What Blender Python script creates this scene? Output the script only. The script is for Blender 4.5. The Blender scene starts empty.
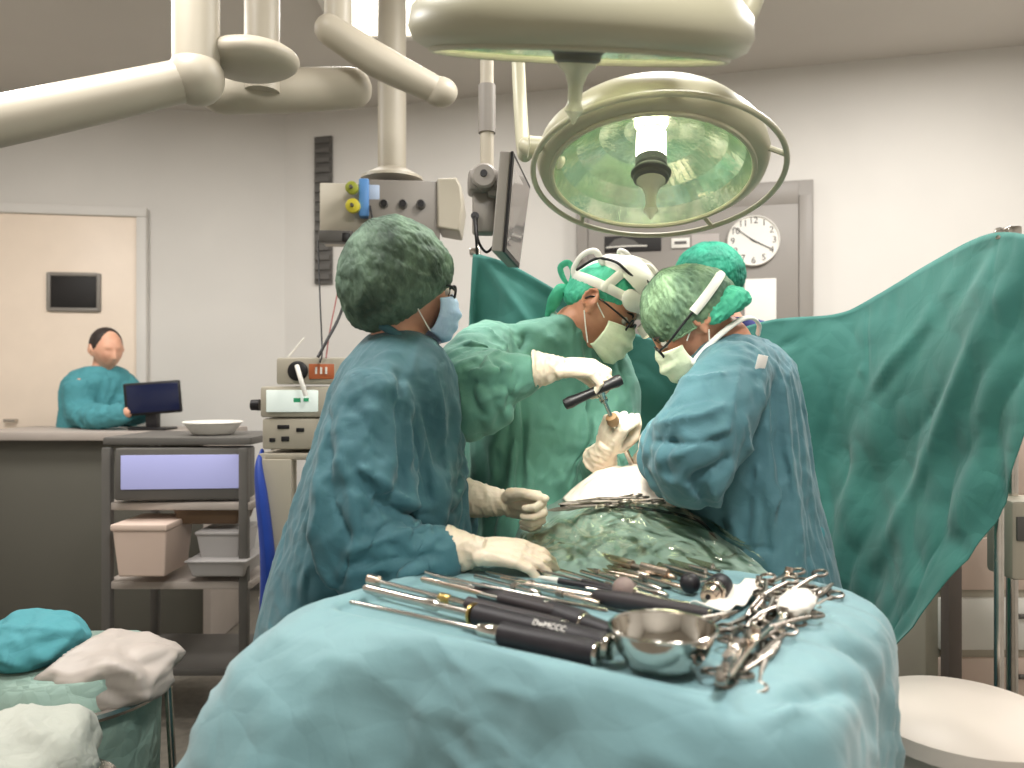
import bpy, bmesh, math
import numpy as np
from mathutils import Vector, Matrix

# ------------------------------------------------------------------ camera, world, lights, exposure
SC = bpy.context.scene
COL = SC.collection
FPX, CAM_H = 770.0, 1.34
_cd = bpy.data.cameras.new('camera'); CAM = bpy.data.objects.new('camera', _cd); COL.objects.link(CAM)
CAM.location = (0, 0, CAM_H); CAM.rotation_euler = (math.pi / 2, 0, 0)
_cd.sensor_width = 36.0; _cd.lens = FPX * 36.0 / 1024.0; _cd.clip_start = 0.02
_cd.dof.use_dof = True; _cd.dof.focus_distance = 1.95; _cd.dof.aperture_fstop = 2.8
SC.camera = CAM
SC.view_settings.view_transform = 'Standard'; SC.view_settings.look = 'None'
SC.view_settings.gamma = 1.0; SC.view_settings.use_curve_mapping = False
SC.view_settings.exposure = 0.12
W = bpy.data.worlds.new('world'); SC.world = W; W.use_nodes = True
W.node_tree.nodes['Background'].inputs[0].default_value = (0.80, 0.82, 0.80, 1)
W.node_tree.nodes['Background'].inputs[1].default_value = 0.05
CEIL = 3.1
# recessed ceiling luminaires of the room: (x, y, watts)
PANELS = [(-0.56, 3.56, 14), (0.45, 0.10, 54), (-1.15, 1.55, 38), (1.75, 2.75, 46), (-2.35, 2.85, 42), (0.55, 2.25, 34)]
for _i, (_x, _y, _w) in enumerate(PANELS):
    _l = bpy.data.lights.new('ceiling_light_lamp', 'AREA'); _l.energy = _w; _l.shape = 'SQUARE'; _l.size = 0.52
    _l.color = (1.0, 0.975, 0.94)
    _o = bpy.data.objects.new('ceiling_light_lamp', _l); COL.objects.link(_o); _o.location = (_x, _y, CEIL - 0.035)

# ------------------------------------------------------------------ small maths
def V(*a): return np.array(a if len(a) > 1 else a[0], float)
def unit(v):
    v = np.asarray(v, float); return v / (np.linalg.norm(v) + 1e-12)
def P(px, py, D):                       # a point seen at pixel px, py that stands D metres in front of the lens
    return V((px - 512) / FPX * D, D, CAM_H - (py - 384) / FPX * D)
def onz(px, py, z):                     # the same for a point lying on the level z
    return P(px, py, (CAM_H - z) * FPX / (py - 384))
def lerp(a, b, t): return a + (b - a) * t
def sstep(a, b, x):
    t = np.clip((np.asarray(x, float) - a) / (b - a), 0, 1); return t * t * (3 - 2 * t)
def frame(x, up):                       # columns X, Y, Z with X forward and Z near up
    x = unit(x); y = unit(np.cross(up, x)); z = np.cross(x, y); return np.stack([x, y, z], 1)
def xf(v, R, o): return np.asarray(v) @ R.T + o

_rs = np.random.RandomState(7); _perm = np.concatenate([_rs.permutation(256)] * 2)
_grad = _rs.normal(size=(256, 3)); _grad /= np.linalg.norm(_grad, axis=1)[:, None]
def noise3(p):
    p = np.asarray(p, float); i = np.floor(p).astype(int); f = p - i; i &= 255
    u = f * f * f * (f * (f * 6 - 15) + 10); r = 0
    for dx in (0, 1):
        for dy in (0, 1):
            for dz in (0, 1):
                h = _perm[_perm[_perm[(i[:, 0] + dx) & 255] + ((i[:, 1] + dy) & 255)] + ((i[:, 2] + dz) & 255)]
                g = _grad[h]; d = f - np.array([dx, dy, dz])
                w = (u[:, 0] if dx else 1 - u[:, 0]) * (u[:, 1] if dy else 1 - u[:, 1]) * (u[:, 2] if dz else 1 - u[:, 2])
                r = r + w * (g * d).sum(1)
    return r * 1.6
def ridge(p): return 1 - 2 * np.abs(noise3(p)) ** 0.8
def dirnoise(p, d, across, along, seed=0.0, sharp=True):   # folds that run along direction d
    d = unit(d); a = (p * d).sum(1)[:, None]
    q = (p - a * d) * across + a * d * along + seed
    q = q + 0.35 * np.stack([noise3(p * 5 + seed + 3), noise3(p * 5 + seed + 7), noise3(p * 5 + seed + 11)], 1)
    return ridge(q) if sharp else noise3(q)
def facets(p, scale, seed):             # crumpled-paper relief: flat facets that meet in sharp folds
    rs = np.random.RandomState(int(seed * 7) % 9999); h = 0
    q = p * scale + 0.45 * np.stack([noise3(p * scale * 0.6 + seed), noise3(p * scale * 0.6 + seed + 5), noise3(p * scale * 0.6 + seed + 9)], 1)
    for _ in range(3):
        t = []
        for k in range(3):
            d = unit(rs.normal(size=3)); x = q @ d + rs.rand(); t.append(4 * np.abs(x - np.floor(x + 0.5)) - 1)
        h = h + np.maximum(np.maximum(t[0], t[1]), t[2])
    return h / 3 - 0.4
def crease(p, a, b, w, depth):          # groove (depth<0) or ridge from a to b
    a, b = V(a), V(b); ab = b - a; t = np.clip(((p - a) @ ab) / (ab @ ab), 0, 1)
    dist = np.linalg.norm(p - (a + t[:, None] * ab), axis=1)
    return depth * np.exp(-(dist / w) ** 2) * (0.35 + 0.65 * np.sin(np.pi * np.clip(t * 0.9 + 0.05, 0, 1)))
def catmull(pts, n):
    pts = np.asarray(pts, float); m = len(pts)
    if m == 2: return np.stack([lerp(pts[0], pts[1], t) for t in np.linspace(0, 1, n)])
    ext = np.vstack([2 * pts[0] - pts[1], pts, 2 * pts[-1] - pts[-2]]); out = []
    for t in np.linspace(0, m - 1 - 1e-9, n):
        k = int(t); u = t - k; p0, p1, p2, p3 = ext[k:k + 4]
        out.append(0.5 * (2 * p1 + (p2 - p0) * u + (2 * p0 - 5 * p1 + 4 * p2 - p3) * u * u + (3 * p1 - p0 - 3 * p2 + p3) * u ** 3))
    return np.array(out)

# ------------------------------------------------------------------ mesh pieces: everything is a (verts, faces) pair
def join(parts):
    vs, fs, o = [], [], 0
    for v, f in parts:
        vs.append(np.asarray(v, float)); fs += [tuple(i + o for i in q) for q in f]; o += len(v)
    return np.vstack(vs), fs
def rings(R, closed=True, caps=True):
    R = np.asarray(R, float); m, n = R.shape[:2]; f = []
    for i in range(m - 1):
        for j in range(n if closed else n - 1):
            k = (j + 1) % n; f.append((i * n + j, i * n + k, (i + 1) * n + k, (i + 1) * n + j))
    v = R.reshape(-1, 3)
    if caps and closed:
        f.append(tuple(range(n - 1, -1, -1))); f.append(tuple((m - 1) * n + j for j in range(n)))
    return v, f
def tube(pts, rad, n=12, smooth=0, cap=True, roundcap=False, flat=1.0, side=None):
    pts = np.asarray(pts, float); rad = np.broadcast_to(np.asarray(rad, float), (len(pts),)).copy()
    if smooth:
        rad = np.interp(np.linspace(0, 1, smooth), np.linspace(0, 1, len(pts)), rad); pts = catmull(pts, smooth)
    T = np.gradient(pts, axis=0); T = T / (np.linalg.norm(T, axis=1)[:, None] + 1e-12)
    if roundcap:
        a = np.radians([75, 50, 25])
        h = [pts[0] - T[0] * rad[0] * math.sin(x) for x in a]; g = [pts[-1] + T[-1] * rad[-1] * math.sin(x) for x in a[::-1]]
        r0 = [rad[0] * math.cos(x) for x in a]; r1 = [rad[-1] * math.cos(x) for x in a[::-1]]
        pts = np.vstack([h, pts, g]); rad = np.concatenate([r0, rad, r1]); T = np.vstack([[T[0]] * 3, T, [T[-1]] * 3])
    u = V(side) if side is not None else (V(0, 0, 1) if abs(T[0][2]) < 0.9 else V(1, 0, 0))
    R = []; th = np.linspace(0, 2 * np.pi, n, endpoint=False)
    for p, t, r in zip(pts, T, rad):
        u = u - t * (u @ t); u = unit(u); w = np.cross(t, u)
        R.append(p + r * (np.cos(th)[:, None] * u + flat * np.sin(th)[:, None] * w))
    return rings(R, True, cap)
def lathe(prof, o=(0, 0, 0), axis=(0, 0, 1), n=32, caps=True):      # prof: (height along axis, radius)
    ax = unit(axis); u = unit(np.cross(ax, (0, 1, 0) if abs(ax[1]) < 0.9 else (1, 0, 0))); w = np.cross(ax, u)
    th = np.linspace(0, 2 * np.pi, n, endpoint=False)
    return rings([V(o) + ax * h + r * (np.cos(th)[:, None] * u + np.sin(th)[:, None] * w) for h, r in prof], True, caps)
def box(c, s, bevel=0.0, R=None, seg=2):
    c, s = V(c), V(s)
    bm = bmesh.new(); bmesh.ops.create_cube(bm, size=1.0)
    for v in bm.verts: v.co = Vector((v.co.x * s[0], v.co.y * s[1], v.co.z * s[2]))
    if bevel > 0:
        bmesh.ops.bevel(bm, geom=bm.edges[:], offset=min(bevel, s.min() * 0.45), segments=seg, affect='EDGES', profile=0.5)
    bm.verts.index_update()
    v = np.array([x.co[:] for x in bm.verts]); f = [tuple(x.index for x in q.verts) for q in bm.faces]; bm.free()
    if R is not None: v = v @ np.asarray(R).T
    return v + c, f
def ellipsoid(c, r, R=None, nu=24, nv=14):
    a = np.linspace(-np.pi / 2 * 0.985, np.pi / 2 * 0.985, nv); th = np.linspace(0, 2 * np.pi, nu, endpoint=False)
    S = np.stack([np.stack([np.cos(x) * np.cos(th), np.cos(x) * np.sin(th), np.full(nu, np.sin(x))], 1) for x in a]) * V(r)
    v, f = rings(S)
    if R is not None: v = v @ R.T
    return v + V(c), f
def grid(G):
    return rings(G, False, False)
def torus(c, R0, r, axis=(0, 0, 1), n=32, m=10, sx=1.0, sy=1.0, a0=0.0, a1=2 * np.pi):
    ax = unit(axis); u = unit(np.cross(ax, (0, 1, 0) if abs(ax[1]) < 0.9 else (1, 0, 0))); w = np.cross(ax, u)
    full = abs(a1 - a0 - 2 * np.pi) < 1e-6
    th = np.linspace(a0, a1, n, endpoint=not full)
    pts = V(c) + R0 * (sx * np.cos(th)[:, None] * u + sy * np.sin(th)[:, None] * w)
    if not full: return tube(pts, r, m)
    ph = np.linspace(0, 2 * np.pi, m, endpoint=False); RR = []
    for t, p in zip(th, pts):
        d = unit(p - V(c)); RR.append(p + r * (np.cos(ph)[:, None] * d + np.sin(ph)[:, None] * ax))
    RR = np.array(RR + [RR[0]]); v, f = rings(RR, True, False); k = len(th) * m
    return v[:k], [tuple(i % k for i in q) for q in f]
def prism(poly, y0, y1, R=None, o=(0, 0, 0)):        # outline in x, z swept along y
    poly = np.asarray(poly, float); a = np.stack([poly[:, 0], np.full(len(poly), y0), poly[:, 1]], 1); b = a.copy(); b[:, 1] = y1
    v, f = rings([a, b])
    return (v @ (R.T if R is not None else np.eye(3))) + V(o), f
def remesh(parts, voxel, smooth=2, k=0.5):
    v, f = join(parts)
    me = bpy.data.meshes.new('t'); me.from_pydata(v.tolist(), [], f); ob = bpy.data.objects.new('t', me); COL.objects.link(ob)
    m = ob.modifiers.new('r', 'REMESH'); m.mode = 'VOXEL'; m.voxel_size = voxel
    dg = bpy.context.evaluated_depsgraph_get(); ev = ob.evaluated_get(dg); e = ev.to_mesh()
    n = len(e.vertices); a = np.empty(n * 3, np.float32); e.vertices.foreach_get('co', a)
    li = np.empty(len(e.loops), np.int32); e.loops.foreach_get('vertex_index', li)
    q = li.reshape(-1, 4).copy() if len(li) == 4 * len(e.polygons) else None
    faces = q if q is not None else [tuple(p.vertices) for p in e.polygons]
    a = a.reshape(-1, 3).astype(float)
    ev.to_mesh_clear(); bpy.data.objects.remove(ob); bpy.data.meshes.remove(me)
    a = relax(a, faces, smooth, k); return a, faces
def subdivide(v, f):
    me = bpy.data.meshes.new('t'); me.from_pydata(v.tolist(), [], np.asarray(f).tolist()); ob = bpy.data.objects.new('t', me); COL.objects.link(ob)
    m = ob.modifiers.new('s', 'SUBSURF'); m.levels = m.render_levels = 1
    ev = ob.evaluated_get(bpy.context.evaluated_depsgraph_get()); e = ev.to_mesh(); a = np.empty(len(e.vertices) * 3, np.float32); e.vertices.foreach_get('co', a)
    li = np.empty(len(e.loops), np.int32); e.loops.foreach_get('vertex_index', li); a = a.reshape(-1, 3).astype(float); li = li.reshape(-1, 4).copy()
    ev.to_mesh_clear(); bpy.data.objects.remove(ob); bpy.data.meshes.remove(me); return a, li
def relax(a, faces, it, k=0.5):
    q = np.asarray(faces); E = np.vstack([q[:, [i, (i + 1) % q.shape[1]]] for i in range(q.shape[1])])
    cnt = np.bincount(E.ravel(), minlength=len(a)).astype(float)[:, None]
    for _ in range(it):
        s = np.zeros_like(a)
        for c in range(3):
            s[:, c] = np.bincount(E[:, 0], a[E[:, 1], c], len(a)) + np.bincount(E[:, 1], a[E[:, 0], c], len(a))
        a = a + k * (s / cnt - a)
    return a
def normals(a, faces):
    q = np.asarray(faces); n = np.cross(a[q[:, 2]] - a[q[:, 0]], a[q[:, 3 if q.shape[1] > 3 else 1]] - a[q[:, 1 if q.shape[1] > 3 else 0]])
    N = np.zeros_like(a)
    for i in range(q.shape[1]):
        for c in range(3): N[:, c] += np.bincount(q[:, i], n[:, c], len(a))
    return N / (np.linalg.norm(N, axis=1)[:, None] + 1e-12)

# ------------------------------------------------------------------ objects
def tag(o, label=None, cat=None, group=None, kind=None):
    for k, x in (('label', label), ('category', cat), ('group', group), ('kind', kind)):
        if x: o[k] = x
    return o
def wloc(o):
    p = np.zeros(3)
    while o is not None: p += V(tuple(o.location)); o = o.parent
    return p
def thing(name, loc, label, cat, group=None):
    o = bpy.data.objects.new(name, None); COL.objects.link(o); o.location = tuple(loc); o.empty_display_size = 0.05
    return tag(o, label, cat, group)
def mesh(name, vf, mat, parent=None, smooth=40, solid=0.0, subsurf=0, label=None, origin=None, bev=0.0):
    v, f = vf; v = np.asarray(v, float)
    if parent is None:
        o0 = V(origin) if origin is not None else V(*( (v[:, 0].min() + v[:, 0].max()) / 2, (v[:, 1].min() + v[:, 1].max()) / 2, v[:, 2].min()))
    else: o0 = wloc(parent)
    me = bpy.data.meshes.new(name)
    fl = f.tolist() if isinstance(f, np.ndarray) else f
    me.from_pydata((v - o0).tolist(), [], fl)
    if not isinstance(f, np.ndarray):
        bm = bmesh.new(); bm.from_mesh(me); bmesh.ops.recalc_face_normals(bm, faces=bm.faces[:]); bm.to_mesh(me); bm.free()
    if smooth:
        me.polygons.foreach_set('use_smooth', [True] * len(me.polygons))
        if smooth < 180: me.set_sharp_from_angle(angle=math.radians(smooth))
    for m in (mat if isinstance(mat, (list, tuple)) else [mat]): me.materials.append(m)
    o = bpy.data.objects.new(name, me); COL.objects.link(o)
    if parent is None: o.location = tuple(o0)
    else: o.parent = parent
    if solid: s = o.modifiers.new('solid', 'SOLIDIFY'); s.thickness = solid; s.offset = 0
    if bev: s = o.modifiers.new('bevel', 'BEVEL'); s.width = bev; s.segments = 2; s.limit_method = 'ANGLE'
    if subsurf: s = o.modifiers.new('sub', 'SUBSURF'); s.levels = s.render_levels = subsurf
    if label: o['label'] = label
    return o
def struct(name, vf, mat, **k):
    o = mesh(name, vf, mat, None, **k); o['kind'] = 'structure'; return o
def dup(root, loc=None, rot=None, label=None, group=None):
    c = root.copy(); COL.objects.link(c)
    if loc is not None: c.location = tuple(loc)
    if rot is not None: c.rotation_euler = rot
    if label: c['label'] = label
    if group: c['group'] = group
    for ch in list(root.children):
        d = ch.copy(); COL.objects.link(d); d.parent = c
        for g in list(ch.children):
            e = g.copy(); COL.objects.link(e); e.parent = d
    return c
def text_mesh(s, size, R, o, depth=0.0006, spacing=1.0):
    cu = bpy.data.curves.new('t', 'FONT'); cu.body = s; cu.size = size; cu.extrude = depth; cu.align_x = 'CENTER'; cu.align_y = 'CENTER'
    cu.space_character = spacing; cu.resolution_u = 3
    ob = bpy.data.objects.new('t', cu); COL.objects.link(ob)
    dg = bpy.context.evaluated_depsgraph_get(); e = ob.evaluated_get(dg).to_mesh()
    v = np.array([x.co[:] for x in e.vertices]); f = [tuple(p.vertices) for p in e.polygons]
    ob.evaluated_get(dg).to_mesh_clear(); bpy.data.objects.remove(ob); bpy.data.curves.remove(cu)
    return v @ np.asarray(R).T + V(o), f

# ------------------------------------------------------------------ materials
def lin(c): return tuple(((x / 255) / 12.92 if x / 255 <= 0.04045 else ((x / 255 + 0.055) / 1.055) ** 2.4) for x in c) + (1,)
MATS = {}
def mat(name, rgb, rough=0.5, metal=0.0, var=0.0, vscale=8.0, bump=0.0, bscale=60.0, rgb2=None, sheen=0.0, emit=None,
        estr=0.0, trans=0.0, alpha=1.0, coat=0.0, crumple=0.0, cscale=9.0, sss=0.0, stretch=None, ior=1.45, detail=3.0):
    if name in MATS: return MATS[name]
    m = bpy.data.materials.new(name); m.use_nodes = True; nt = m.node_tree; b = nt.nodes['Principled BSDF']
    L = nt.links.new; N = nt.nodes.new
    b.inputs['Roughness'].default_value = rough; b.inputs['Metallic'].default_value = metal; b.inputs['IOR'].default_value = ior
    tc = N('ShaderNodeTexCoord'); src = tc.outputs['Object']
    if stretch:
        mp = N('ShaderNodeMapping'); mp.inputs['Scale'].default_value = stretch; L(src, mp.inputs['Vector']); src = mp.outputs['Vector']
    nz = N('ShaderNodeTexNoise'); nz.inputs['Scale'].default_value = vscale; nz.inputs['Detail'].default_value = detail; L(src, nz.inputs['Vector'])
    c1 = lin(rgb); c2 = lin(rgb2) if rgb2 else tuple(x * (1 - var) for x in c1[:3]) + (1,)
    cr = N('ShaderNodeValToRGB'); cr.color_ramp.elements[0].position = 0.35; cr.color_ramp.elements[1].position = 0.65
    cr.color_ramp.elements[0].color = c2; cr.color_ramp.elements[1].color = c1
    L(nz.outputs['Fac'], cr.inputs['Fac']); L(cr.outputs['Color'], b.inputs['Base Color'])
    nrm = None
    if crumple:
        wn = N('ShaderNodeTexNoise'); wn.inputs['Scale'].default_value = cscale * 0.7; wn.inputs['Detail'].default_value = 2; L(src, wn.inputs['Vector'])
        wm = N('ShaderNodeVectorMath'); wm.operation = 'MULTIPLY_ADD'; L(wn.outputs['Color'], wm.inputs[0]); wm.inputs[1].default_value = (0.9 / cscale,) * 3; L(src, wm.inputs[2])
        hs = None
        for fq, wt in ((1.0, 1.0), (2.4, 0.4)):
            vo = N('ShaderNodeTexVoronoi'); vo.feature = 'DISTANCE_TO_EDGE'; vo.inputs['Scale'].default_value = cscale * fq; L(wm.outputs[0], vo.inputs['Vector'])
            mm = N('ShaderNodeMath'); mm.operation = 'MULTIPLY_ADD'; L(vo.outputs['Distance'], mm.inputs[0]); mm.inputs[1].default_value = wt
            if hs: L(hs.outputs[0], mm.inputs[2])
            else: mm.inputs[2].default_value = 0
            hs = mm
        b1 = N('ShaderNodeBump'); b1.inputs['Strength'].default_value = min(1, crumple); b1.inputs['Distance'].default_value = 0.24 / cscale
        L(hs.outputs[0], b1.inputs['Height']); nrm = b1
    if bump:
        n2 = N('ShaderNodeTexNoise'); n2.inputs['Scale'].default_value = bscale; n2.inputs['Detail'].default_value = 3; L(src, n2.inputs['Vector'])
        b2 = N('ShaderNodeBump'); b2.inputs['Strength'].default_value = bump; b2.inputs['Distance'].default_value = 0.004
        L(n2.outputs['Fac'], b2.inputs['Height'])
        if nrm: L(nrm.outputs['Normal'], b2.inputs['Normal'])
        nrm = b2
    if nrm: L(nrm.outputs['Normal'], b.inputs['Normal'])
    if sheen: b.inputs['Sheen Weight'].default_value = sheen
    if coat: b.inputs['Coat Weight'].default_value = coat
    if trans: b.inputs['Transmission Weight'].default_value = trans
    if alpha < 1: b.inputs['Alpha'].default_value = alpha
    if sss: b.inputs['Subsurface Weight'].default_value = sss; b.inputs['Subsurface Radius'].default_value = (0.012, 0.005, 0.003)
    if emit: b.inputs['Emission Color'].default_value = lin(emit); b.inputs['Emission Strength'].default_value = estr
    MATS[name] = m; return m
# ------------------------------------------------------------------ materials used by several things
M_wall = mat('wall paint', (212, 208, 202), 0.75, var=0.05, vscale=1.5, bump=0.05, bscale=90)
M_ceil = mat('ceiling paint', (206, 200, 192), 0.8, var=0.05, vscale=1.2)
M_floor = mat('floor vinyl', (122, 116, 106), 0.35, rgb2=(108, 103, 95), vscale=30)
M_grey = mat('grey enamel', (134, 128, 121), 0.45, var=0.06, vscale=3)
M_greyd = mat('dark grey enamel', (92, 89, 85), 0.5, var=0.08)
M_black = mat('black plastic', (24, 22, 24), 0.42, var=0.2, vscale=20)
M_beige = mat('cream enamel', (172, 164, 148), 0.45, var=0.04)
M_white = mat('white plastic', (226, 222, 214), 0.45, var=0.04)
M_steel = mat('stainless steel', (196, 190, 182), 0.2, 1.0, var=0.12, vscale=30)
M_steeld = mat('worn steel', (150, 140, 130), 0.3, 1.0, var=0.2, vscale=40)
M_chrome = mat('polished steel', (215, 210, 202), 0.09, 1.0, var=0.05)
M_blue = mat('blue plastic', (40, 70, 160), 0.45, var=0.1)
M_paper = mat('white paper', (232, 228, 222), 0.7, var=0.03)
M_dark = mat('dark recess', (30, 27, 26), 0.6, var=0.2)
M_cable = mat('black rubber cable', (30, 28, 28), 0.5, var=0.1)

# ------------------------------------------------------------------ the room
CL, CR = V(-1.486, 5.04), V(3.05, 3.90)          # back wall, left corner and right end
WL = V(-3.9, 4.66); WF = V(-3.4, -1.6); WR = V(2.35, -1.6)
def wall(name, a, b, t=0.12, m=M_wall):
    d = unit(b - a); nrm = V(-d[1], d[0]); q = [a, b, b + nrm * t, a + nrm * t]
    lo = [V(x[0], x[1], 0) for x in q]; hi = [V(x[0], x[1], CEIL) for x in q]
    return struct(name, rings([lo, hi]), m, smooth=0)
wall('wall_back', CL, CR); wall('wall_left', WL, CL); wall('wall_right', CR, WR); wall('wall_front', WR, WF); wall('wall_side', WF, WL)
foot = [CL, CR, WR, WF, WL]
struct('floor', rings([[V(x[0], x[1], -0.1) for x in foot], [V(x[0], x[1], 0) for x in foot]]), M_floor, smooth=0)
struct('ceiling', rings([[V(x[0], x[1], CEIL) for x in foot], [V(x[0], x[1], CEIL + 0.1) for x in foot]]), M_ceil, smooth=0)
def wall_frame(a, b):                            # X along the wall, Z up, Y out of the room
    d = unit(b - a); return np.stack([V(d[0], d[1], 0), V(-d[1], d[0], 0), V(0, 0, 1)], 1)
RB = wall_frame(CL, CR); RL = wall_frame(WL, CL)
def hit(px, a, b):                               # distance along the wall a-b of the point seen at column px
    d = unit(b - a); k = (px - 512) / FPX
    s = (k * a[1] - a[0]) / (d[0] - k * d[1]); return s
def onwall(px, py, a, b, off=0.0):
    s = hit(px, a, b); d = unit(b - a); p = a + d * s; n = V(d[1], -d[0])
    z = CAM_H - (py - 384) / FPX * p[1]; p = p + n * off; return V(p[0], p[1], z)
for nm, a, b in (('baseboard_back', CL, CR), ('baseboard_left', WL, CL)):
    R = wall_frame(a, b); L = np.linalg.norm(b - a); c = (a + b) / 2
    struct(nm, box(V(c[0], c[1], 0.06) - R[:, 1] * 0.008, (L - 0.05, 0.016, 0.12), 0.004, R), M_greyd)

# bright door with a dark porthole in the left wall
s0, s1 = hit(-52, WL, CL), hit(139, WL, CL); dw = s1 - s0; ctr = WL + unit(CL - WL) * (s0 + s1) / 2
dz = onwall(60, 216, WL, CL)[2]
M_door = mat('door laminate', (233, 216, 198), 0.45, var=0.03)
dr = struct('door_1', box(V(ctr[0], ctr[1], dz / 2) - RL[:, 1] * 0.02, (dw, 0.04, dz), 0.004, RL), M_door)
fr = [box(V(ctr[0], ctr[1], dz / 2) + RL[:, 0] * k * (dw / 2 + 0.03) - RL[:, 1] * 0.03, (0.06, 0.06, dz), 0.006, RL) for k in (-1, 1)]
fr.append(box(V(ctr[0], ctr[1], dz + 0.03) - RL[:, 1] * 0.03, (dw + 0.12, 0.06, 0.06), 0.006, RL))
mesh('door_frame', join(fr), M_wall, dr)
wp = onwall(77, 293, WL, CL, 0.045)
mesh('porthole', box(wp, (0.27, 0.014, 0.20), 0.05, RL), M_dark, dr, label='small dark window')
mesh('porthole_frame', join([box(wp + RL[:, 0] * k * 0.145, (0.025, 0.03, 0.24), 0.008, RL) for k in (-1, 1)] +
     [box(wp + RL[:, 2] * k * 0.11, (0.29, 0.03, 0.025), 0.008, RL) for k in (-1, 1)]), M_grey, dr)
hp = onwall(20, 420, WL, CL, 0.07)
mesh('door_handle', tube([hp - RL[:, 0] * 0.06, hp, hp + RL[:, 1] * 0.03], 0.01, 10), M_steel, dr)

# recessed ceiling luminaires
M_diff = mat('luminaire diffuser', (250, 248, 242), 0.5, emit=(255, 247, 232), estr=2.2)
names = ['square recessed ceiling light glowing white above the equipment boom', 'square recessed ceiling light above the instrument table',
         'square recessed ceiling light over the nurse at the tray', 'square recessed ceiling light near the right-hand wall',
         'square recessed ceiling light at the side of the room near the desk', 'square recessed ceiling light above the operating table']
for (x, y, w), lb in zip(PANELS, names):
    t = thing('ceiling_light', (x, y, CEIL - 0.03), lb, 'ceiling light', 'recessed ceiling lights')
    mesh('diffuser', box((x, y, CEIL - 0.012), (0.56, 0.56, 0.02), 0.002), M_diff, t)
    mesh('frame', join([box((x + k * 0.3, y, CEIL - 0.015), (0.04, 0.64, 0.03), 0.004) for k in (-1, 1)] +
                       [box((x, y + k * 0.3, CEIL - 0.015), (0.56, 0.04, 0.03), 0.004) for k in (-1, 1)]), M_white, t)

# grey built-in wall cabinet behind the surgeons
def wb(px, py, off=0.0): return onwall(px, py, CL, CR, off)
def wrect(x0, y0, x1, y1, off, th, bev=0.002):
    a, b = wb(x0, y0), wb(x1, y1); c = (a + b) / 2 - RB[:, 1] * (off); w = np.linalg.norm((b - a)[:2]); h = abs(a[2] - b[2])
    return box(c, (w, th, h), bev, RB)
cab = thing('wall_cabinet', wb(695, 400), 'large grey metal built-in wall cabinet that carries the round clock', 'cabinet')
mesh('body', wrect(578, 196, 812, 470, 0.03, 0.06, 0.004), M_grey, cab)
mesh('door_panel', wrect(590, 207, 797, 470, 0.066, 0.012, 0.003), M_grey, cab)
mesh('frame_bar', wrect(797.5, 198, 811, 470, 0.066, 0.016, 0.003), M_grey, cab)
mesh('frame_bar', wrect(579, 198, 589.4, 470, 0.066, 0.016, 0.003), M_grey, cab)
mesh('frame_bar', wrect(590, 197, 797, 206.4, 0.066, 0.016, 0.003), M_grey, cab)
slot = mesh('viewing_slot', wrect(606, 239, 662, 253, 0.074, 0.006), M_dark, cab, label='dark viewing slot')
a_, b_ = wb(608, 250, 0.08), wb(648, 250, 0.08)
mesh('tray_edge', join([tube([a_, (a_ + b_) / 2 + V(0, 0, 0.008), b_ + V(0, 0, 0.010)], 0.005, 8, 9)]), M_white, slot)
mesh('inner_bracket', prism(np.array([(0, 0), (0.20, 0), (0.16, 0.035), (0.10, 0.055), (0.05, 0.045)]), -0.004, 0.0, RB, wb(608, 250, 0.079)), M_greyd, slot)
mesh('nameplate', wrect(672, 241, 690, 250, 0.078, 0.012), M_white, cab)
mesh('nameplate_slot', wrect(675, 244, 687, 246.5, 0.085, 0.003), M_greyd, cab)
mesh('paper_notice', wrect(692, 237, 719, 262, 0.074, 0.004, 0), mat('grey card', (176, 168, 164), 0.7), cab)
mesh('white_board', wrect(744, 281, 775, 330, 0.076, 0.008), M_paper, cab)
mesh('latch_hook', tube([wb(586, 262, 0.08), wb(580, 266, 0.10), wb(577, 272, 0.10)], 0.004, 8, 7), M_steeld, cab)

# wall clock
ck0 = wb(752.5, 243.5, 0.078); ck = thing('wall_clock', ck0, 'round white wall clock with black numerals on the grey cabinet', 'clock')
nW = -RB[:, 1]; cr_ = 0.139
mesh('rim', lathe([(-0.004, cr_), (0.016, cr_), (0.022, cr_ - 0.002), (0.022, cr_ - 0.006), (0.014, cr_ - 0.007)], ck0, nW, 64), M_white, ck)
mesh('dial', lathe([(0.0, cr_ - 0.006), (0.0135, cr_ - 0.006)], ck0, nW, 64), mat('clock dial', (238, 232, 228), 0.6), ck)
RT = np.stack([RB[:, 0], RB[:, 2], nW], 1)
for i in range(1, 13):
    th = math.radians(90 - 30 * i); p = ck0 + nW * 0.0145 + (RB[:, 0] * math.cos(th) + RB[:, 2] * math.sin(th)) * cr_ * 0.79
    mesh('numeral', text_mesh(str(i), 0.050, RT, p, 0.0008), M_black, ck, smooth=0)
def hand(deg, ln, w, tail, off, nm):
    th = math.radians(90 - deg); d = RB[:, 0] * math.cos(th) + RB[:, 2] * math.sin(th); s = np.cross(nW, d); o = ck0 + nW * off
    q = [o - d * tail - s * w, o - d * tail + s * w, o + d * ln + s * w * 0.6, o + d * ln - s * w * 0.6]
    mesh(nm, rings([q, [x + nW * 0.0015 for x in q]]), M_black, ck, smooth=0)
hand(307, 0.128, 0.0028, 0.02, 0.018, 'minute_hand'); hand(118, 0.10, 0.0036, 0.02, 0.0165, 'hour_hand')
mesh('hub', lathe([(0.015, 0.006), (0.022, 0.005)], ck0, nW, 16), M_black, ck)

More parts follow.
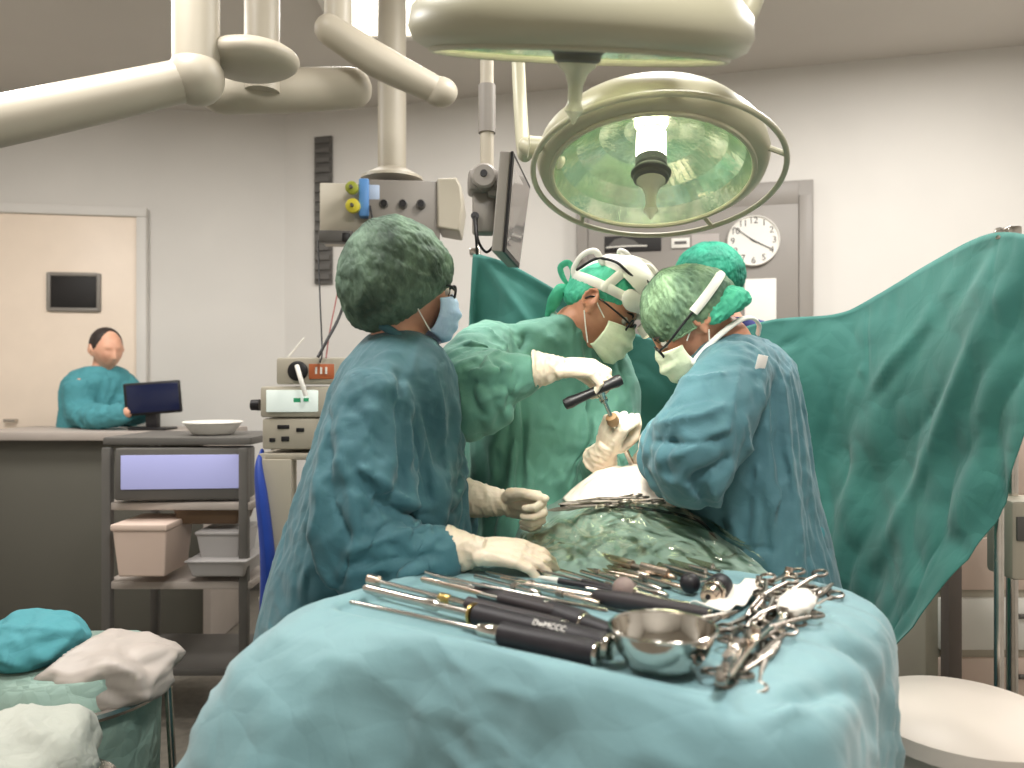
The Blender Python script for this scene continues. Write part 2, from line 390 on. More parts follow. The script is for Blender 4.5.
# dark slatted grille standing against the back wall behind the boom
gr = thing('wall_grille', wb(324, 300), 'tall narrow dark grey slatted grille on the wall behind the boom', 'vent')
mesh('back_plate', wrect(316, 138, 333, 284, 0.012, 0.02), M_greyd, gr)
_g = wrect(317, 140, 332, 144, 0.028, 0.016)
for k in range(15): mesh('slat', (_g[0] - V(0, 0, 0.0625 * k), _g[1]), M_greyd, gr, smooth=0)
# ------------------------------------------------------------------ people: materials
M_skin = mat('skin', (222, 170, 142), 0.5, rgb2=(206, 150, 124), vscale=14, bump=0.12, bscale=120, sss=0.08)
M_skin2 = mat('tanned skin', (214, 156, 126), 0.48, rgb2=(194, 132, 104), vscale=14, bump=0.15, bscale=120, sss=0.08)
M_gownb = mat('blue green gown cloth', (60, 106, 115), 0.72, rgb2=(53, 97, 107), vscale=5, crumple=0.22, cscale=8, bump=0.1, bscale=260, sheen=0.15)
M_gowng = mat('green gown cloth', (98, 152, 134), 0.72, rgb2=(88, 140, 124), vscale=5, crumple=0.22, cscale=8, bump=0.1, bscale=260, sheen=0.15)
M_gownm = mat('mid teal gown cloth', (76, 120, 129), 0.72, rgb2=(67, 109, 119), vscale=5, crumple=0.22, cscale=8, bump=0.1, bscale=260, sheen=0.15)
M_navy = mat('navy scrub cloth', (48, 52, 108), 0.8, var=0.15, crumple=0.3)
M_tealscrub = mat('teal scrub cloth', (70, 138, 146), 0.8, var=0.12, crumple=0.3)
M_glove = mat('latex glove', (228, 214, 192), 0.42, rgb2=(218, 200, 176), vscale=18, crumple=0.18, cscale=40, bump=0.08, bscale=150, sss=0.1)
M_capn = mat('sheer green cap dark hair showing', (116, 142, 120), 0.7, rgb2=(58, 76, 64), vscale=14, crumple=0.7, cscale=22, detail=6, stretch=(1, 1, 0.7))
M_capa = mat('sheer green cap', (134, 164, 128), 0.7, rgb2=(76, 104, 84), vscale=16, crumple=0.7, cscale=22, detail=6, stretch=(1, 1, 0.5))
M_capt = mat('bright green cap cloth', (36, 140, 112), 0.7, rgb2=(28, 112, 92), vscale=12, crumple=0.5, cscale=20)
M_capg = mat('pale green tie cap', (84, 196, 160), 0.7, rgb2=(64, 168, 136), vscale=12, crumple=0.4, cscale=18)
M_maskb = mat('light blue mask', (190, 214, 242), 0.75, rgb2=(172, 200, 232), vscale=30, crumple=0.2, cscale=30)
M_maskg = mat('pale green mask', (220, 228, 198), 0.75, rgb2=(206, 218, 184), vscale=30, crumple=0.2, cscale=30)
M_strap = mat('white strap', (238, 236, 226), 0.6, var=0.05)
M_hair = mat('dark hair', (52, 42, 38), 0.6, var=0.4, vscale=90, stretch=(1, 1, 0.1))
M_lens = mat('spectacle lens', (225, 225, 220), 0.05, trans=1.0, ior=1.05)
M_eye = mat('eyeball', (232, 224, 216), 0.2)
M_iris = mat('iris', (60, 42, 32), 0.2)
M_shoe = mat('white clog', (214, 212, 206), 0.5)

# ------------------------------------------------------------------ head, local axes: X face forward, Y left, Z up
def head_pts(S):
    x, y, z = S[:, 0] * 0.097, S[:, 1] * 0.077, S[:, 2] * 0.117
    low = np.clip(-S[:, 2], 0, 1); fr = np.clip(S[:, 0], 0, 1); bk = np.clip(-S[:, 0], 0, 1)
    y = y * (1 - 0.30 * low ** 1.3); x = np.where(S[:, 0] < 0, x * (1 - 0.55 * low ** 1.2), x * (1 - 0.10 * low ** 2))
    z = np.where(S[:, 2] < 0, z * (1 - 0.18 * bk), z)
    g = lambda cy, cz, sy, sz: np.exp(-((np.abs(y) - cy) / sy) ** 2 - ((z - cz) / sz) ** 2) * (fr > 0.05)
    d = 0.026 * g(0, -0.036, 0.0115, 0.016) + 0.014 * g(0, -0.012, 0.009, 0.022) - 0.009 * g(0.032, 0.004, 0.016, 0.012)
    d += 0.004 * g(0.03, 0.026, 0.03, 0.010) + 0.006 * g(0, -0.070, 0.024, 0.010) + 0.010 * g(0, -0.104, 0.024, 0.018) + 0.004 * g(0.045, -0.03, 0.02, 0.02)
    d -= 0.003 * g(0, -0.071, 0.02, 0.003)
    return np.stack([x + d * fr ** 0.4, y, z], 1)
def head_mesh():
    nu, nv = 72, 56; a = np.linspace(-np.pi / 2 * 0.99, np.pi / 2 * 0.99, nv); th = np.linspace(0, 2 * np.pi, nu, endpoint=False)
    S = np.stack([np.stack([np.cos(t) * np.cos(th), np.cos(t) * np.sin(th), np.full(nu, np.sin(t))], 1) for t in a])
    v, f = rings(S); parts = [(head_pts(v), f)]
    for s in (-1, 1):
        c = V(-0.012, s * 0.080, -0.008); ang = np.linspace(-1.9, 2.6, 14)
        tt_ = np.linspace(-1.2, 3.4, 14); rim = np.stack([c[0] - 0.006 + 0.0185 * np.cos(tt_), c[1] + s * (0.006 + 0.006 * (1 - np.cos(tt_)) / 2), c[2] + 0.006 + 0.030 * np.sin(tt_) * np.where(np.sin(tt_) < 0, 0.7, 1.0)], 1); rim[:, 0] = 2 * (c[0] - 0.006) - rim[:, 0]
        parts.append(tube(rim, 0.0050, 10, 22, roundcap=True)); parts.append(ellipsoid(c, (0.017, 0.0065, 0.028)))
        parts.append(ellipsoid(c + V(0.006, 0.001 * s, -0.024), (0.007, 0.005, 0.009)))
    return parts
def loft(secs, ft, n=40, m=40, ex=2.4, scale=1.0):
    ft = unit(V(ft[0], ft[1], 0)); sd = V(-ft[1], ft[0], 0)
    C = np.array([s[0] for s in secs]); H = np.array([[s[1], s[2]] for s in secs])
    L = np.concatenate([[0], np.cumsum(np.linalg.norm(np.diff(C, axis=0), axis=1))]); t = np.linspace(0, L[-1], m)
    C2 = np.stack([np.interp(t, L, C[:, i]) for i in range(3)], 1); H2 = np.stack([np.interp(t, L, H[:, i]) for i in range(2)], 1)
    for _ in range(3):
        C2[1:-1] = (C2[:-2] + 2 * C2[1:-1] + C2[2:]) / 4; H2[1:-1] = (H2[:-2] + 2 * H2[1:-1] + H2[2:]) / 4
    th = np.linspace(0, 2 * np.pi, n, endpoint=False); c, s = np.cos(th), np.sin(th)
    c = np.sign(c) * np.abs(c) ** (2 / ex); s = np.sign(s) * np.abs(s) ** (2 / ex)
    return rings([p + scale * (h[0] * c[:, None] * ft + h[1] * s[:, None] * sd) for p, h in zip(C2, H2)])
def gown_mesh(secs, ft, arms, seed, creases=(), voxel=0.0075, amp=1.0, hem=0.3, sleeve=1.0):
    parts = [loft(secs, ft)] + [tube(p, r, 20, 24) for p, r in arms]
    a, f = remesh(parts, voxel, 7, 0.5); N = normals(a, f)
    wA = np.zeros(len(a)); dA = np.zeros(len(a))
    for p, r in arms:
        p = np.asarray(p, float); C = catmull(p, 40); rr = np.interp(np.linspace(0, 1, 40), np.linspace(0, 1, len(r)), r); T = np.gradient(C, axis=0); T /= np.linalg.norm(T, axis=1)[:, None]
        best = np.full(len(a), 1e9); idx = np.zeros(len(a), int)
        for k in range(40):
            d = np.linalg.norm(a - C[k], axis=1) / rr[k]; m = d < best; best[m] = d[m]; idx[m] = k
        w = 1 - sstep(1.12, 1.5, best); t = idx / 39.0
        el = np.exp(-((t - 0.55) / 0.2) ** 2)
        lon = np.zeros(len(a)); 
        ax1 = unit(C[18] - C[0]); ax2 = unit(C[-1] - C[22]); up = t < 0.5
        for msk, ax in ((up, ax1), (~up, ax2)):
            if msk.any():
                q = a[msk]
                lon[msk] = 0.010 * facets(q, 7.5, seed + 2) + 0.0035 * facets(q, 19, seed + 3) + 0.0055 * dirnoise(q, ax + 0.55 * V(0.3, 0.2, -0.6), 13, 3.2, seed) + 0.0085 * el[msk] * dirnoise(q, np.cross(ax, (0.3, 1, 0.2)), 22, 7, seed + 5) + 0.0035 * dirnoise(q, ax + V(0.4, 0, 0.5), 34, 11, seed + 9)
        end = sstep(0.0, 0.12, 1.02 - t)
        m = w > wA; dA[m] = (lon * sleeve * end)[m]; wA[m] = w[m]
    z = a[:, 2]; zt = max(s[0][2] for s in secs); low = np.clip((zt - z) / (zt - hem), 0, 1)
    dT = (0.003 + 0.022 * low) * dirnoise(a, (0.06, 0.05, 1), 8.5, 0.9, seed + 20) + 0.006 * dirnoise(a, (0.5, 0.1, 0.8), 17, 4, seed + 31) + 0.003 * dirnoise(a, (-0.6, 0.3, 0.6), 36, 12, seed + 37)
    dT = dT + 0.008 * facets(a * V(1, 1, 0.55), 6.0, seed + 50) * (0.5 + low) + 0.003 * facets(a, 17, seed + 60)
    d = (wA * dA + (1 - wA) * dT) * amp
    for c in creases: d += crease(a, *c)
    top = 1 - np.exp(-((z - zt) / 0.03) ** 2) * (1 - wA)
    a = a + N * (d * top)[:, None]
    return relax(a, f, 1, 0.15), f
def body_mesh(hR, ho, secs, ft, arms, stand, voxel=0.0055):
    nb = V(secs[0][0]); parts = [(xf(v, hR, ho), f) for v, f in head_mesh()]
    parts.append(tube([xf(V(-0.022, 0, -0.055), hR, ho), lerp(xf(V(-0.03, 0, -0.10), hR, ho), nb, 0.4), nb - V(0, 0, 0.05)], [0.056, 0.056, 0.075], 18, 9, roundcap=True))
    zs = [s for s in secs if s[0][2] > 0.86]
    parts.append(loft(zs, ft, scale=0.74))
    for p, r in arms:
        q = np.asarray(p, float); parts.append(tube(q, np.interp(np.linspace(0, 1, len(q)), [0, 0.5, 1], [0.042, 0.040, 0.030]), 14, 20, roundcap=True))
    hip = V(zs[-1][0]); ft = unit(V(ft[0], ft[1], 0)); sd = V(-ft[1], ft[0], 0)
    if stand:
        parts.append(ellipsoid(hip, (0.13, 0.13, 0.13)))
        for k in (-1, 1):
            b = V(hip[0], hip[1], 0) + sd * k * 0.10
            parts.append(tube([hip + sd * k * 0.075, lerp(hip + sd * k * 0.085, b, 0.45) + ft * 0.015, lerp(hip, b, 0.72) + sd * k * 0.01 - ft * 0.01, b + V(0, 0, 0.09)], [0.085, 0.062, 0.055, 0.042], 14, 22, roundcap=True))
            parts.append(ellipsoid(b + ft * 0.05 + V(0, 0, 0.045), (0.045, 0.045, 0.045))); parts.append(tube([b - ft * 0.04 + V(0, 0, 0.042), b + ft * 0.13 + V(0, 0, 0.034)], [0.042, 0.034], 12, roundcap=True))
    return remesh(parts, voxel, 1, 0.4)
def shoes(person, secs, ft):
    zs = [s for s in secs if s[0][2] > 0.86]; hip = V(zs[-1][0]); ft = unit(V(ft[0], ft[1], 0)); sd = V(-ft[1], ft[0], 0)
    for k in (-1, 1):
        b = V(hip[0], hip[1], 0) + sd * k * 0.10; R = np.stack([ft, sd, V(0, 0, 1)], 1)
        v, f = ellipsoid((0, 0, 0), (0.14, 0.052, 0.075), None, 24, 14); v[:, 2] = np.where(v[:, 2] < 0, v[:, 2] * 0.0, v[:, 2]); v = v + V(0.045, 0, 0.001)
        mesh('clog', (xf(v, R, b), f), M_shoe, person)
def trousers(person, secs, ft, mt):
    zs = [s for s in secs if s[0][2] > 0.86]; hip = V(zs[-1][0]); ft = unit(V(ft[0], ft[1], 0)); sd = V(-ft[1], ft[0], 0); parts = [ellipsoid(hip, (0.15, 0.15, 0.15))]
    for k in (-1, 1):
        b = V(hip[0], hip[1], 0) + sd * k * 0.10
        parts.append(tube([hip + sd * k * 0.075, lerp(hip + sd * k * 0.085, b, 0.45) + ft * 0.015, lerp(hip, b, 0.72) + sd * k * 0.01 - ft * 0.01, b + V(0, 0, 0.10)], [0.105, 0.085, 0.08, 0.075], 18, 22))
    a, f = remesh(parts, 0.011, 3, 0.5); N = normals(a, f); a = a + N * (0.008 * facets(a, 8, 3.0))[:, None]
    mesh('scrub_trousers', (a, f), mt, person, smooth=180)
def bouffant(person, hR, ho, c, rf, rb, ry, h, hl, a0, tilt, mt, pleat=0.006, seed=0, drop=0.0, band=True, fr=15):
    nu, nv = 200, 54; a = np.radians(np.linspace(a0, 88.5, nv)); u = np.linspace(0, 2 * np.pi, nu, endpoint=False)
    A, U = np.meshgrid(a, u, indexing='ij'); r = np.cos(A); cu = np.cos(U)
    back = sstep(-0.2, 1, -cu)
    x = r * np.where(cu > 0, cu * rf, cu * rb); y = r * np.sin(U) * ry; z = np.where(A > 0, h * np.sin(A), hl * np.sin(A)) - drop * back * np.cos(A)
    pts = np.stack([x, y, z], -1).reshape(-1, 3)
    k = np.stack([np.cos(U) * fr / 6, np.sin(U) * fr / 6, A * 0.9], -1).reshape(-1, 3)
    w = (0.35 + 0.65 * np.cos(A) ** 2).reshape(-1)
    nrm = pts / np.linalg.norm(pts, axis=1)[:, None]
    d = pleat * w * (ridge(k * 3 + seed) * 0.6 + 0.7 * ridge(k * 7.5 + seed + 9)) + pleat * 0.7 * noise3(pts * 22 + seed) + pleat * 0.5 * facets(pts, 26, seed + 1)
    pts = pts + nrm * d[:, None]
    t = math.radians(tilt); Rt = np.array([[math.cos(t), 0, -math.sin(t)], [0, 1, 0], [math.sin(t), 0, math.cos(t)]])
    pts = pts @ Rt.T + V(c); v, f = rings(pts.reshape(nv, nu, 3), True, False); f.append(tuple((nv - 1) * nu + j for j in range(nu)))
    o = mesh('bouffant_cap', (xf(v, hR, ho), f), mt, person, smooth=180, solid=0.0012)
    if band:
        rim = xf(pts.reshape(nv, nu, 3)[0], hR, ho); rim = np.vstack([rim, rim[:1]])
        mesh('elastic_band', tube(rim[::2], 0.0028, 8, cap=False), mt, o)
    return o
def face_mask(person, hR, ho, mt, top=-0.006, bot=-0.118, loops=True, puff=1.0):
    nu, nv = 41, 25; G = []
    for v in np.linspace(0, 1, nv):
        z = lerp(top, bot, v); fx = np.interp(v, [0, 0.12, 0.35, 0.7, 0.9, 1], [0.108, 0.122, 0.134, 0.126, 0.116, 0.092]) * puff; row = []
        for u in np.linspace(-1, 1, nu):
            ph = math.radians(80) * u; ay = np.interp(v, [0, 0.5, 1], [0.079, 0.077, 0.062]); bx = np.interp(v, [0, 1], [0.036, 0.028])
            zz = z + (abs(u) ** 2) * (0.02 if v > 0.5 else -0.016) * abs(v - 0.5) * 2 + (0.010 * math.exp(-(u / 0.22) ** 2) if v < 0.25 else 0) * (1 - v * 4 if v < 0.25 else 0)
            row.append((bx + (fx - bx) * max(math.cos(ph), 0) ** 0.8 + 0.0022 * math.sin(v * 22) * (1 - u * u), ay * math.sin(ph) / math.sin(math.radians(80)), zz))
        G.append(row)
    v, f = grid(G); o = mesh('face_mask', (xf(v, hR, ho), f), mt, person, smooth=180, solid=0.0015)
    if loops:
        for s in (-1, 1):
            for (zz, z2) in ((-0.022, 0.012), (-0.100, -0.034)):
                pts = [V(0.040, s * 0.078, zz), V(0.012, s * 0.0835, lerp(zz, z2, 0.5)), V(-0.014, s * 0.088, z2)]
                mesh('mask_loop', tube(xf(pts, hR, ho), 0.0017, 6, 8), M_strap, o)
    return o
def eyeglasses(person, hR, ho, lr=(0.0235, 0.017), xo=0.098, zo=0.0, thick=0.0022, temple_z=0.012, mt=M_black, ty=0.087):
    fr = []; 
    for s in (-1, 1):
        a = np.linspace(0, 2 * np.pi, 29); c = V(xo, s * 0.034, zo)
        ring = np.stack([c[0] - 0.10 * np.abs(lr[0] * np.cos(a) + s * 0.034 * 0 ) * 0.3, c[1] + lr[0] * np.sign(np.cos(a)) * np.abs(np.cos(a)) ** 0.8, c[2] + lr[1] * np.sign(np.sin(a)) * np.abs(np.sin(a)) ** 0.8], 1)
        fr.append(tube(ring, thick, 8, cap=False))
        fr.append(tube([V(xo - 0.004, s * 0.0575, zo + 0.006), V(xo - 0.03, s * (ty - 0.008), zo + 0.010), V(-0.005, s * ty, temple_z), V(-0.035, s * (ty - 0.003), temple_z - (0.022 if ty < 0.09 else 0.0))], thick, 8, 16))
    fr.append(tube([V(xo, -0.011, zo + 0.004), V(xo + 0.004, 0, zo + 0.008), V(xo, 0.011, zo + 0.004)], thick, 8, 7))
    v, f = join(fr); o = mesh('eyeglasses', (xf(v, hR, ho), f), mt, person, label='thin dark-framed eyeglasses')
    for s in (-1, 1):
        a = np.linspace(0, 2 * np.pi, 24, endpoint=False)
        L = np.stack([np.full(24, xo), s * 0.034 + lr[0] * np.cos(a), zo + lr[1] * np.sin(a)], 1); L2 = L - V(0.0012, 0, 0)
        v, f = rings([L, L2]); mesh('lens', (xf(v, hR, ho), f), M_lens, o)
    return o
def eyes(person, hR, ho):
    for s in (-1, 1):
        o = mesh('eye', ellipsoid(xf(V(0.0785, s * 0.032, 0.003), hR, ho), (0.0122,) * 3), M_eye, person)
        d = hR[:, 0]; c = xf(V(0.0785, s * 0.032, 0.003), hR, ho) + d * 0.0098
        mesh('iris', lathe([(-0.001, 0.0062), (0.0012, 0.0056), (0.0026, 0.002)], c, d, 18), M_iris, o)
        br = [V(0.091, s * 0.016, 0.022), V(0.092, s * 0.032, 0.028), V(0.080, s * 0.05, 0.024)]
        mesh('eyebrow', tube(xf(br, hR, ho), [0.0035, 0.0045, 0.002], 8, 9, roundcap=True, flat=0.6), M_hair, person)
# ------------------------------------------------------------------ a gloved hand: X towards the fingers, Z back of the hand, thumb on side*Y
FING = [(0.089, 0.030, 0.043, 0.026, 0.022), (0.093, 0.010, 0.047, 0.030, 0.023), (0.089, -0.011, 0.043, 0.028, 0.022), (0.080, -0.030, 0.034, 0.021, 0.020)]
def glove_mesh(o, xd, zd, side, curl, thumb, spread=(4, 1, -2, -6), cuff=None, voxel=0.0024, s=1.0):
    x = unit(xd); z = unit(V(zd) - x * (V(zd) @ x)); y = np.cross(z, x) * side; R = np.stack([x, y, z], 1); parts = []
    def add(pts, r): parts.append(tube(xf(np.asarray(pts) * s, R, o), np.asarray(r) * s, 12, roundcap=True))
    for (fx, fy, *ln), cu, sp in zip(FING, curl, spread):
        p = V(fx, fy, 0.0); a = 0.0; pts = [p]; yy = math.radians(sp)
        for L_, c in zip(ln, cu):
            a += math.radians(c); p = p + L_ * V(math.cos(a) * math.cos(yy), math.cos(a) * math.sin(yy) if a < 1.3 else 0, -math.sin(a)); pts.append(p)
        add(pts, [0.0105, 0.0098, 0.0090, 0.0078])
        add([V(0.012, fy * 0.62, 0.0), V(0.05, fy * 0.85, 0.003), V(fx, fy, 0.0)], [0.017, 0.0145, 0.0118])
    add([V(0.02, 0.010, -0.004), V(0.06, 0.0, -0.006)], [0.018, 0.016])
    tp = [V(0.012, 0.016, -0.006), V(0.030, 0.034, -0.012)]; p = tp[-1]
    for L_, d in zip((0.042, 0.032, 0.024), thumb): p = p + L_ * unit(d); tp.append(p)
    add(tp, [0.017, 0.0165, 0.0125, 0.0112, 0.0088])
    if cuff:
        ln, r0, r1, cdir = cuff; cd = unit(cdir); q = [V(o) + x * 0.018 * s, V(o), V(o) + cd * ln * 0.35, V(o) + cd * ln * 0.7, V(o) + cd * ln]
        parts.append(tube(q, [0.026 * s, 0.029 * s, lerp(0.03, r1, 0.4), lerp(0.034, r1, 0.7), r1], 20, 14, flat=r0, side=z))
        parts.append(torus(V(o) + cd * ln, r1, 0.0032, cd, 28, 8))
    a, f = remesh(parts, voxel, 3, 0.5); N = normals(a, f)
    rel = a - V(o); t = rel @ x
    a = a + N * (0.0011 * ridge(rel * 45) + np.where(t < 0.02, 0.0022 * dirnoise(rel, V(x) + 0.3, 26, 60, 2.0), 0))[:, None]
    return a, f
def surf_point(o, px, py, rad=7.0):     # the cloth point nearest the lens at a photo pixel
    u = 512 + FPX * o[:, 0] / o[:, 1]; v = 384 + FPX * (CAM_H - o[:, 2]) / o[:, 1]; k = (u - px) ** 2 + (v - py) ** 2
    m = np.nonzero(k < rad * rad)[0]
    return o[m[np.argmin(o[m, 1])]] if len(m) else o[np.argmin(k)]
def surf_crease(o, a, b, w, depth):     # one sharp fold that follows the cloth from a to b
    pts = np.array([surf_point(o, lerp(a[0], b[0], t), lerp(a[1], b[1], t)) for t in np.linspace(0, 1, 14)])
    for _ in range(2): pts[1:-1] = (pts[:-2] + 2 * pts[1:-1] + pts[2:]) / 4
    pts = catmull(pts, 40); dist = np.full(len(o), 9.0); tt = np.zeros(len(o))
    for i, p in enumerate(pts):
        q = np.linalg.norm(o - p, axis=1); m = q < dist; dist[m] = q[m]; tt[m] = i / 39
    return depth * np.exp(-dist / w) * np.clip(np.sin(np.pi * (0.06 + 0.88 * tt)) * 1.6, 0, 1)
def cloth_gown(secs, ft, arms, voxel=0.0135, frames=18, shrink=-0.11, bend=0.16, soft=0.02, grav=0.8, creases=(), seed=1.0, fit=0.89, afit=0.84, marks=()):
    # a roomy gown settles on a slimmer dummy: the surplus cloth falls into folds by itself
    parts = [loft(secs, ft)] + [tube(p, r, 20, 24) for p, r in arms]
    a, f = remesh(parts, voxel, 4, 0.5); q = np.asarray(f)
    N = normals(a, q); zt = max(s[0][2] for s in secs); low = np.clip((zt - a[:, 2]) / 1.2, 0, 1)
    pre = 0.005 * dirnoise(a, (0.06, 0.05, 1), 9, 1.0, seed + 20) * (1 + 3 * low) + 0.003 * noise3(a * 25 + seed)
    for c in creases: pre += crease(a, *c)
    zmin = a[:, 2].min(); q = q[~(a[q][:, :, 2] < zmin + voxel * 1.2).all(1)]
    pin = np.clip(1 - (zt - a[:, 2]) / 0.035, 0, 1) * (np.linalg.norm(a - V(secs[0][0]), axis=1) < 0.13)
    for p, r in arms:
        d = np.linalg.norm(a - V(p[-1]), axis=1); pin = np.maximum(pin, np.clip(1.6 - d / (r[-1] + 0.01), 0, 1))
    a = a + N * (pre * (1 - pin))[:, None]
    me = bpy.data.meshes.new('t'); me.from_pydata(a.tolist(), [], q.tolist()); ob = bpy.data.objects.new('t', me); COL.objects.link(ob)
    sc_ = [(c, h * (0.99 if i < 4 else fit), s * (0.97 if i < 4 else fit)) for i, (c, h, s) in enumerate(secs)]
    dv, df = remesh([loft(sc_, ft)] + [tube(p, np.asarray(r) * np.linspace(0.95, afit, len(r)), 14, 20) for p, r in arms], 0.024, 3, 0.5)
    dm = bpy.data.meshes.new('d'); dm.from_pydata(dv.tolist(), [], df.tolist()); do = bpy.data.objects.new('d', dm); COL.objects.link(do)
    do.modifiers.new('c', 'COLLISION'); do.collision.thickness_outer = 0.004; do.collision.cloth_friction = 40
    pin = np.maximum(pin, soft); vg = ob.vertex_groups.new(name='p'); lv = np.round(pin, 3)
    for w in np.unique(lv): vg.add(np.nonzero(lv == w)[0].tolist(), float(w), 'REPLACE')
    c = ob.modifiers.new('cloth', 'CLOTH'); s = c.settings; s.quality = 4; s.mass = 0.25; s.vertex_group_mass = 'p'; s.pin_stiffness = 20
    s.tension_stiffness = 20; s.compression_stiffness = 20; s.shear_stiffness = 8; s.bending_stiffness = bend; s.shrink_min = shrink; s.air_damping = 2
    s.tension_damping = 8; s.compression_damping = 8; s.bending_damping = 0.5; s.effector_weights.gravity = grav
    c.collision_settings.use_collision = True; c.collision_settings.distance_min = 0.004; c.collision_settings.collision_quality = 1; c.collision_settings.use_self_collision = False
    SC.frame_start = 1; c.point_cache.frame_start = 1; c.point_cache.frame_end = frames + 1
    for fr in range(1, frames + 1): SC.frame_set(fr)
    dg = bpy.context.evaluated_depsgraph_get(); ev = ob.evaluated_get(dg).to_mesh(); o = np.empty(len(ev.vertices) * 3, np.float32); ev.vertices.foreach_get('co', o); o = o.reshape(-1, 3).astype(float)
    bpy.data.objects.remove(ob); bpy.data.objects.remove(do); SC.frame_set(1)
    o, q = subdivide(o, q); N = normals(o, q); pw = np.zeros(len(o))
    for p, r in arms: pw = np.maximum(pw, np.clip(1.8 - np.linalg.norm(o - V(p[-1]), axis=1) / (r[-1] + 0.01), 0, 1))
    d = 0.0050 * dirnoise(o, (0.25, 0.15, 1), 11, 1.3, seed + 61, False) + 0.0030 * dirnoise(o, (0.8, 0.3, -0.7), 15, 1.6, seed + 71) + 0.0022 * dirnoise(o, (-0.7, 0.3, -0.6), 19, 2.0, seed + 81)
    for a0, a1, w, dep in marks: d += surf_crease(o, a0, a1, w, dep)
    return o + N * (d * (1 - pw))[:, None], q
Z = V(0, 0, 1)
# ================================================================== scrub nurse beside the instrument table
nf = unit(V(0.90, 0.42, -0.12)); nR = frame(nf, Z); no = P(408, 288, 1.80); nft = (0.93, 0.36)
def S(px, py, D, f, s): return (P(px, py, D), f, s)
Nsec = [S(401, 333, 1.80, 0.060, 0.066), S(400, 341, 1.80, 0.078, 0.105), S(397, 353, 1.80, 0.104, 0.165), S(392, 378, 1.80, 0.135, 0.205), S(387, 430, 1.80, 0.160, 0.215),
        S(380, 490, 1.80, 0.195, 0.225), S(370, 550, 1.80, 0.225, 0.235), S(362, 610, 1.80, 0.250, 0.245), S(356, 690, 1.80, 0.265, 0.255), S(350, 830, 1.80, 0.275, 0.265)]
Narm_r = ([P(384, 388, 1.64), P(364, 440, 1.58), P(354, 520, 1.54), P(400, 556, 1.53), P(462, 553, 1.54)], [0.088, 0.094, 0.092, 0.078, 0.046])
Narm_l = ([P(405, 385, 1.98), P(418, 450, 2.02), P(425, 500, 1.98), P(450, 503, 1.90), P(470, 500, 1.84)], [0.080, 0.080, 0.075, 0.062, 0.045])
cr = [(P(323, 400, 1.55), P(335, 545, 1.5), 0.012, -0.008), (P(345, 470, 1.45), P(452, 520, 1.45), 0.016, 0.022), (P(405, 415, 1.55), P(412, 500, 1.5), 0.012, -0.020),
      (P(360, 545, 1.44), P(450, 530, 1.44), 0.013, -0.016), (P(375, 585, 1.46), P(455, 568, 1.46), 0.012, -0.012), (P(372, 365, 1.6), P(370, 440, 1.5), 0.007, -0.006),
      (P(425, 380, 1.62), P(438, 470, 1.6), 0.014, -0.012), (P(432, 440, 1.62), P(440, 540, 1.62), 0.01, 0.012), (P(452, 470, 1.65), P(455, 560, 1.65), 0.01, -0.012),
      (P(335, 540, 1.47), P(420, 545, 1.43), 0.014, 0.014)]
nmk = [((404, 364), (407, 484), 0.008, -0.016), ((412, 370), (416, 480), 0.008, 0.008), ((358, 460), (431, 514), 0.010, 0.020), ((362, 480), (425, 527), 0.009, -0.016), ((338, 552), (448, 519), 0.009, 0.014), ((347, 563), (453, 550), 0.009, -0.016), ((360, 575), (450, 568), 0.007, 0.010),
       ((323, 397), (323, 484), 0.009, -0.014), ((323, 484), (347, 548), 0.009, -0.016), ((369, 348), (371, 397), 0.004, -0.007), ((418, 413), (437, 506), 0.008, -0.015), ((428, 420), (440, 500), 0.007, 0.010), ((446, 391), (455, 506), 0.008, 0.012), ((390, 356), (404, 402), 0.008, 0.010),
       ((341, 550), (330, 600), 0.010, -0.018), ((303, 420), (272, 560), 0.012, -0.014), ((318, 470), (300, 590), 0.010, 0.012), ((350, 400), (385, 440), 0.007, -0.007), ((340, 430), (352, 520), 0.007, 0.007), ((375, 405), (372, 460), 0.006, 0.007)]
nurse = mesh('person', body_mesh(nR, no, Nsec, nft, [Narm_r, Narm_l], True), M_skin, None, smooth=180)
tag(nurse, 'person in blue-green gown, sheer green bouffant cap and blue mask, hands at the instrument tray', 'person')
mesh('surgical_gown', cloth_gown(Nsec, nft, [Narm_r, Narm_l], creases=cr, seed=3.0, marks=nmk), M_gownb, nurse, smooth=180)
nk = [xf(V(0.060 * math.cos(t) - 0.016, 0.068 * math.sin(t), -0.128 - 0.034 * math.cos(t)), nR, no) for t in np.linspace(0, 2 * math.pi, 25)]
mesh('gown_collar', tube(nk, 0.010, 8, cap=False), M_gownb, nurse, smooth=180)
bouffant(nurse, nR, no, (-0.012, 0, 0.024), 0.112, 0.160, 0.118, 0.148, 0.100, -42, 43, M_capn, 0.0065, 3.0, drop=0.008)
face_mask(nurse, nR, no, M_maskb); eyes(nurse, nR, no); eyeglasses(nurse, nR, no, thick=0.0032)
shoes(nurse, Nsec, nft); trousers(nurse, Nsec, nft, M_tealscrub)
flat_ = [(22, 24, 22), (22, 26, 22), (22, 28, 22), (24, 28, 22)]
wr = P(476, 551, 1.53)
mesh('glove', glove_mesh(wr, P(566, 556, 1.50) - wr, V(0.15, -0.45, 1), 1, flat_, [(0.8, 0.35, -0.5), (0.95, 0.05, -0.4), (0.95, 0.0, -0.4)], spread=(1.5, 0.3, -0.8, -2), cuff=(0.055, 0.95, 0.049, P(450, 551, 1.54) - wr)), M_glove, nurse, smooth=180)
wl = P(505, 503, 1.83)
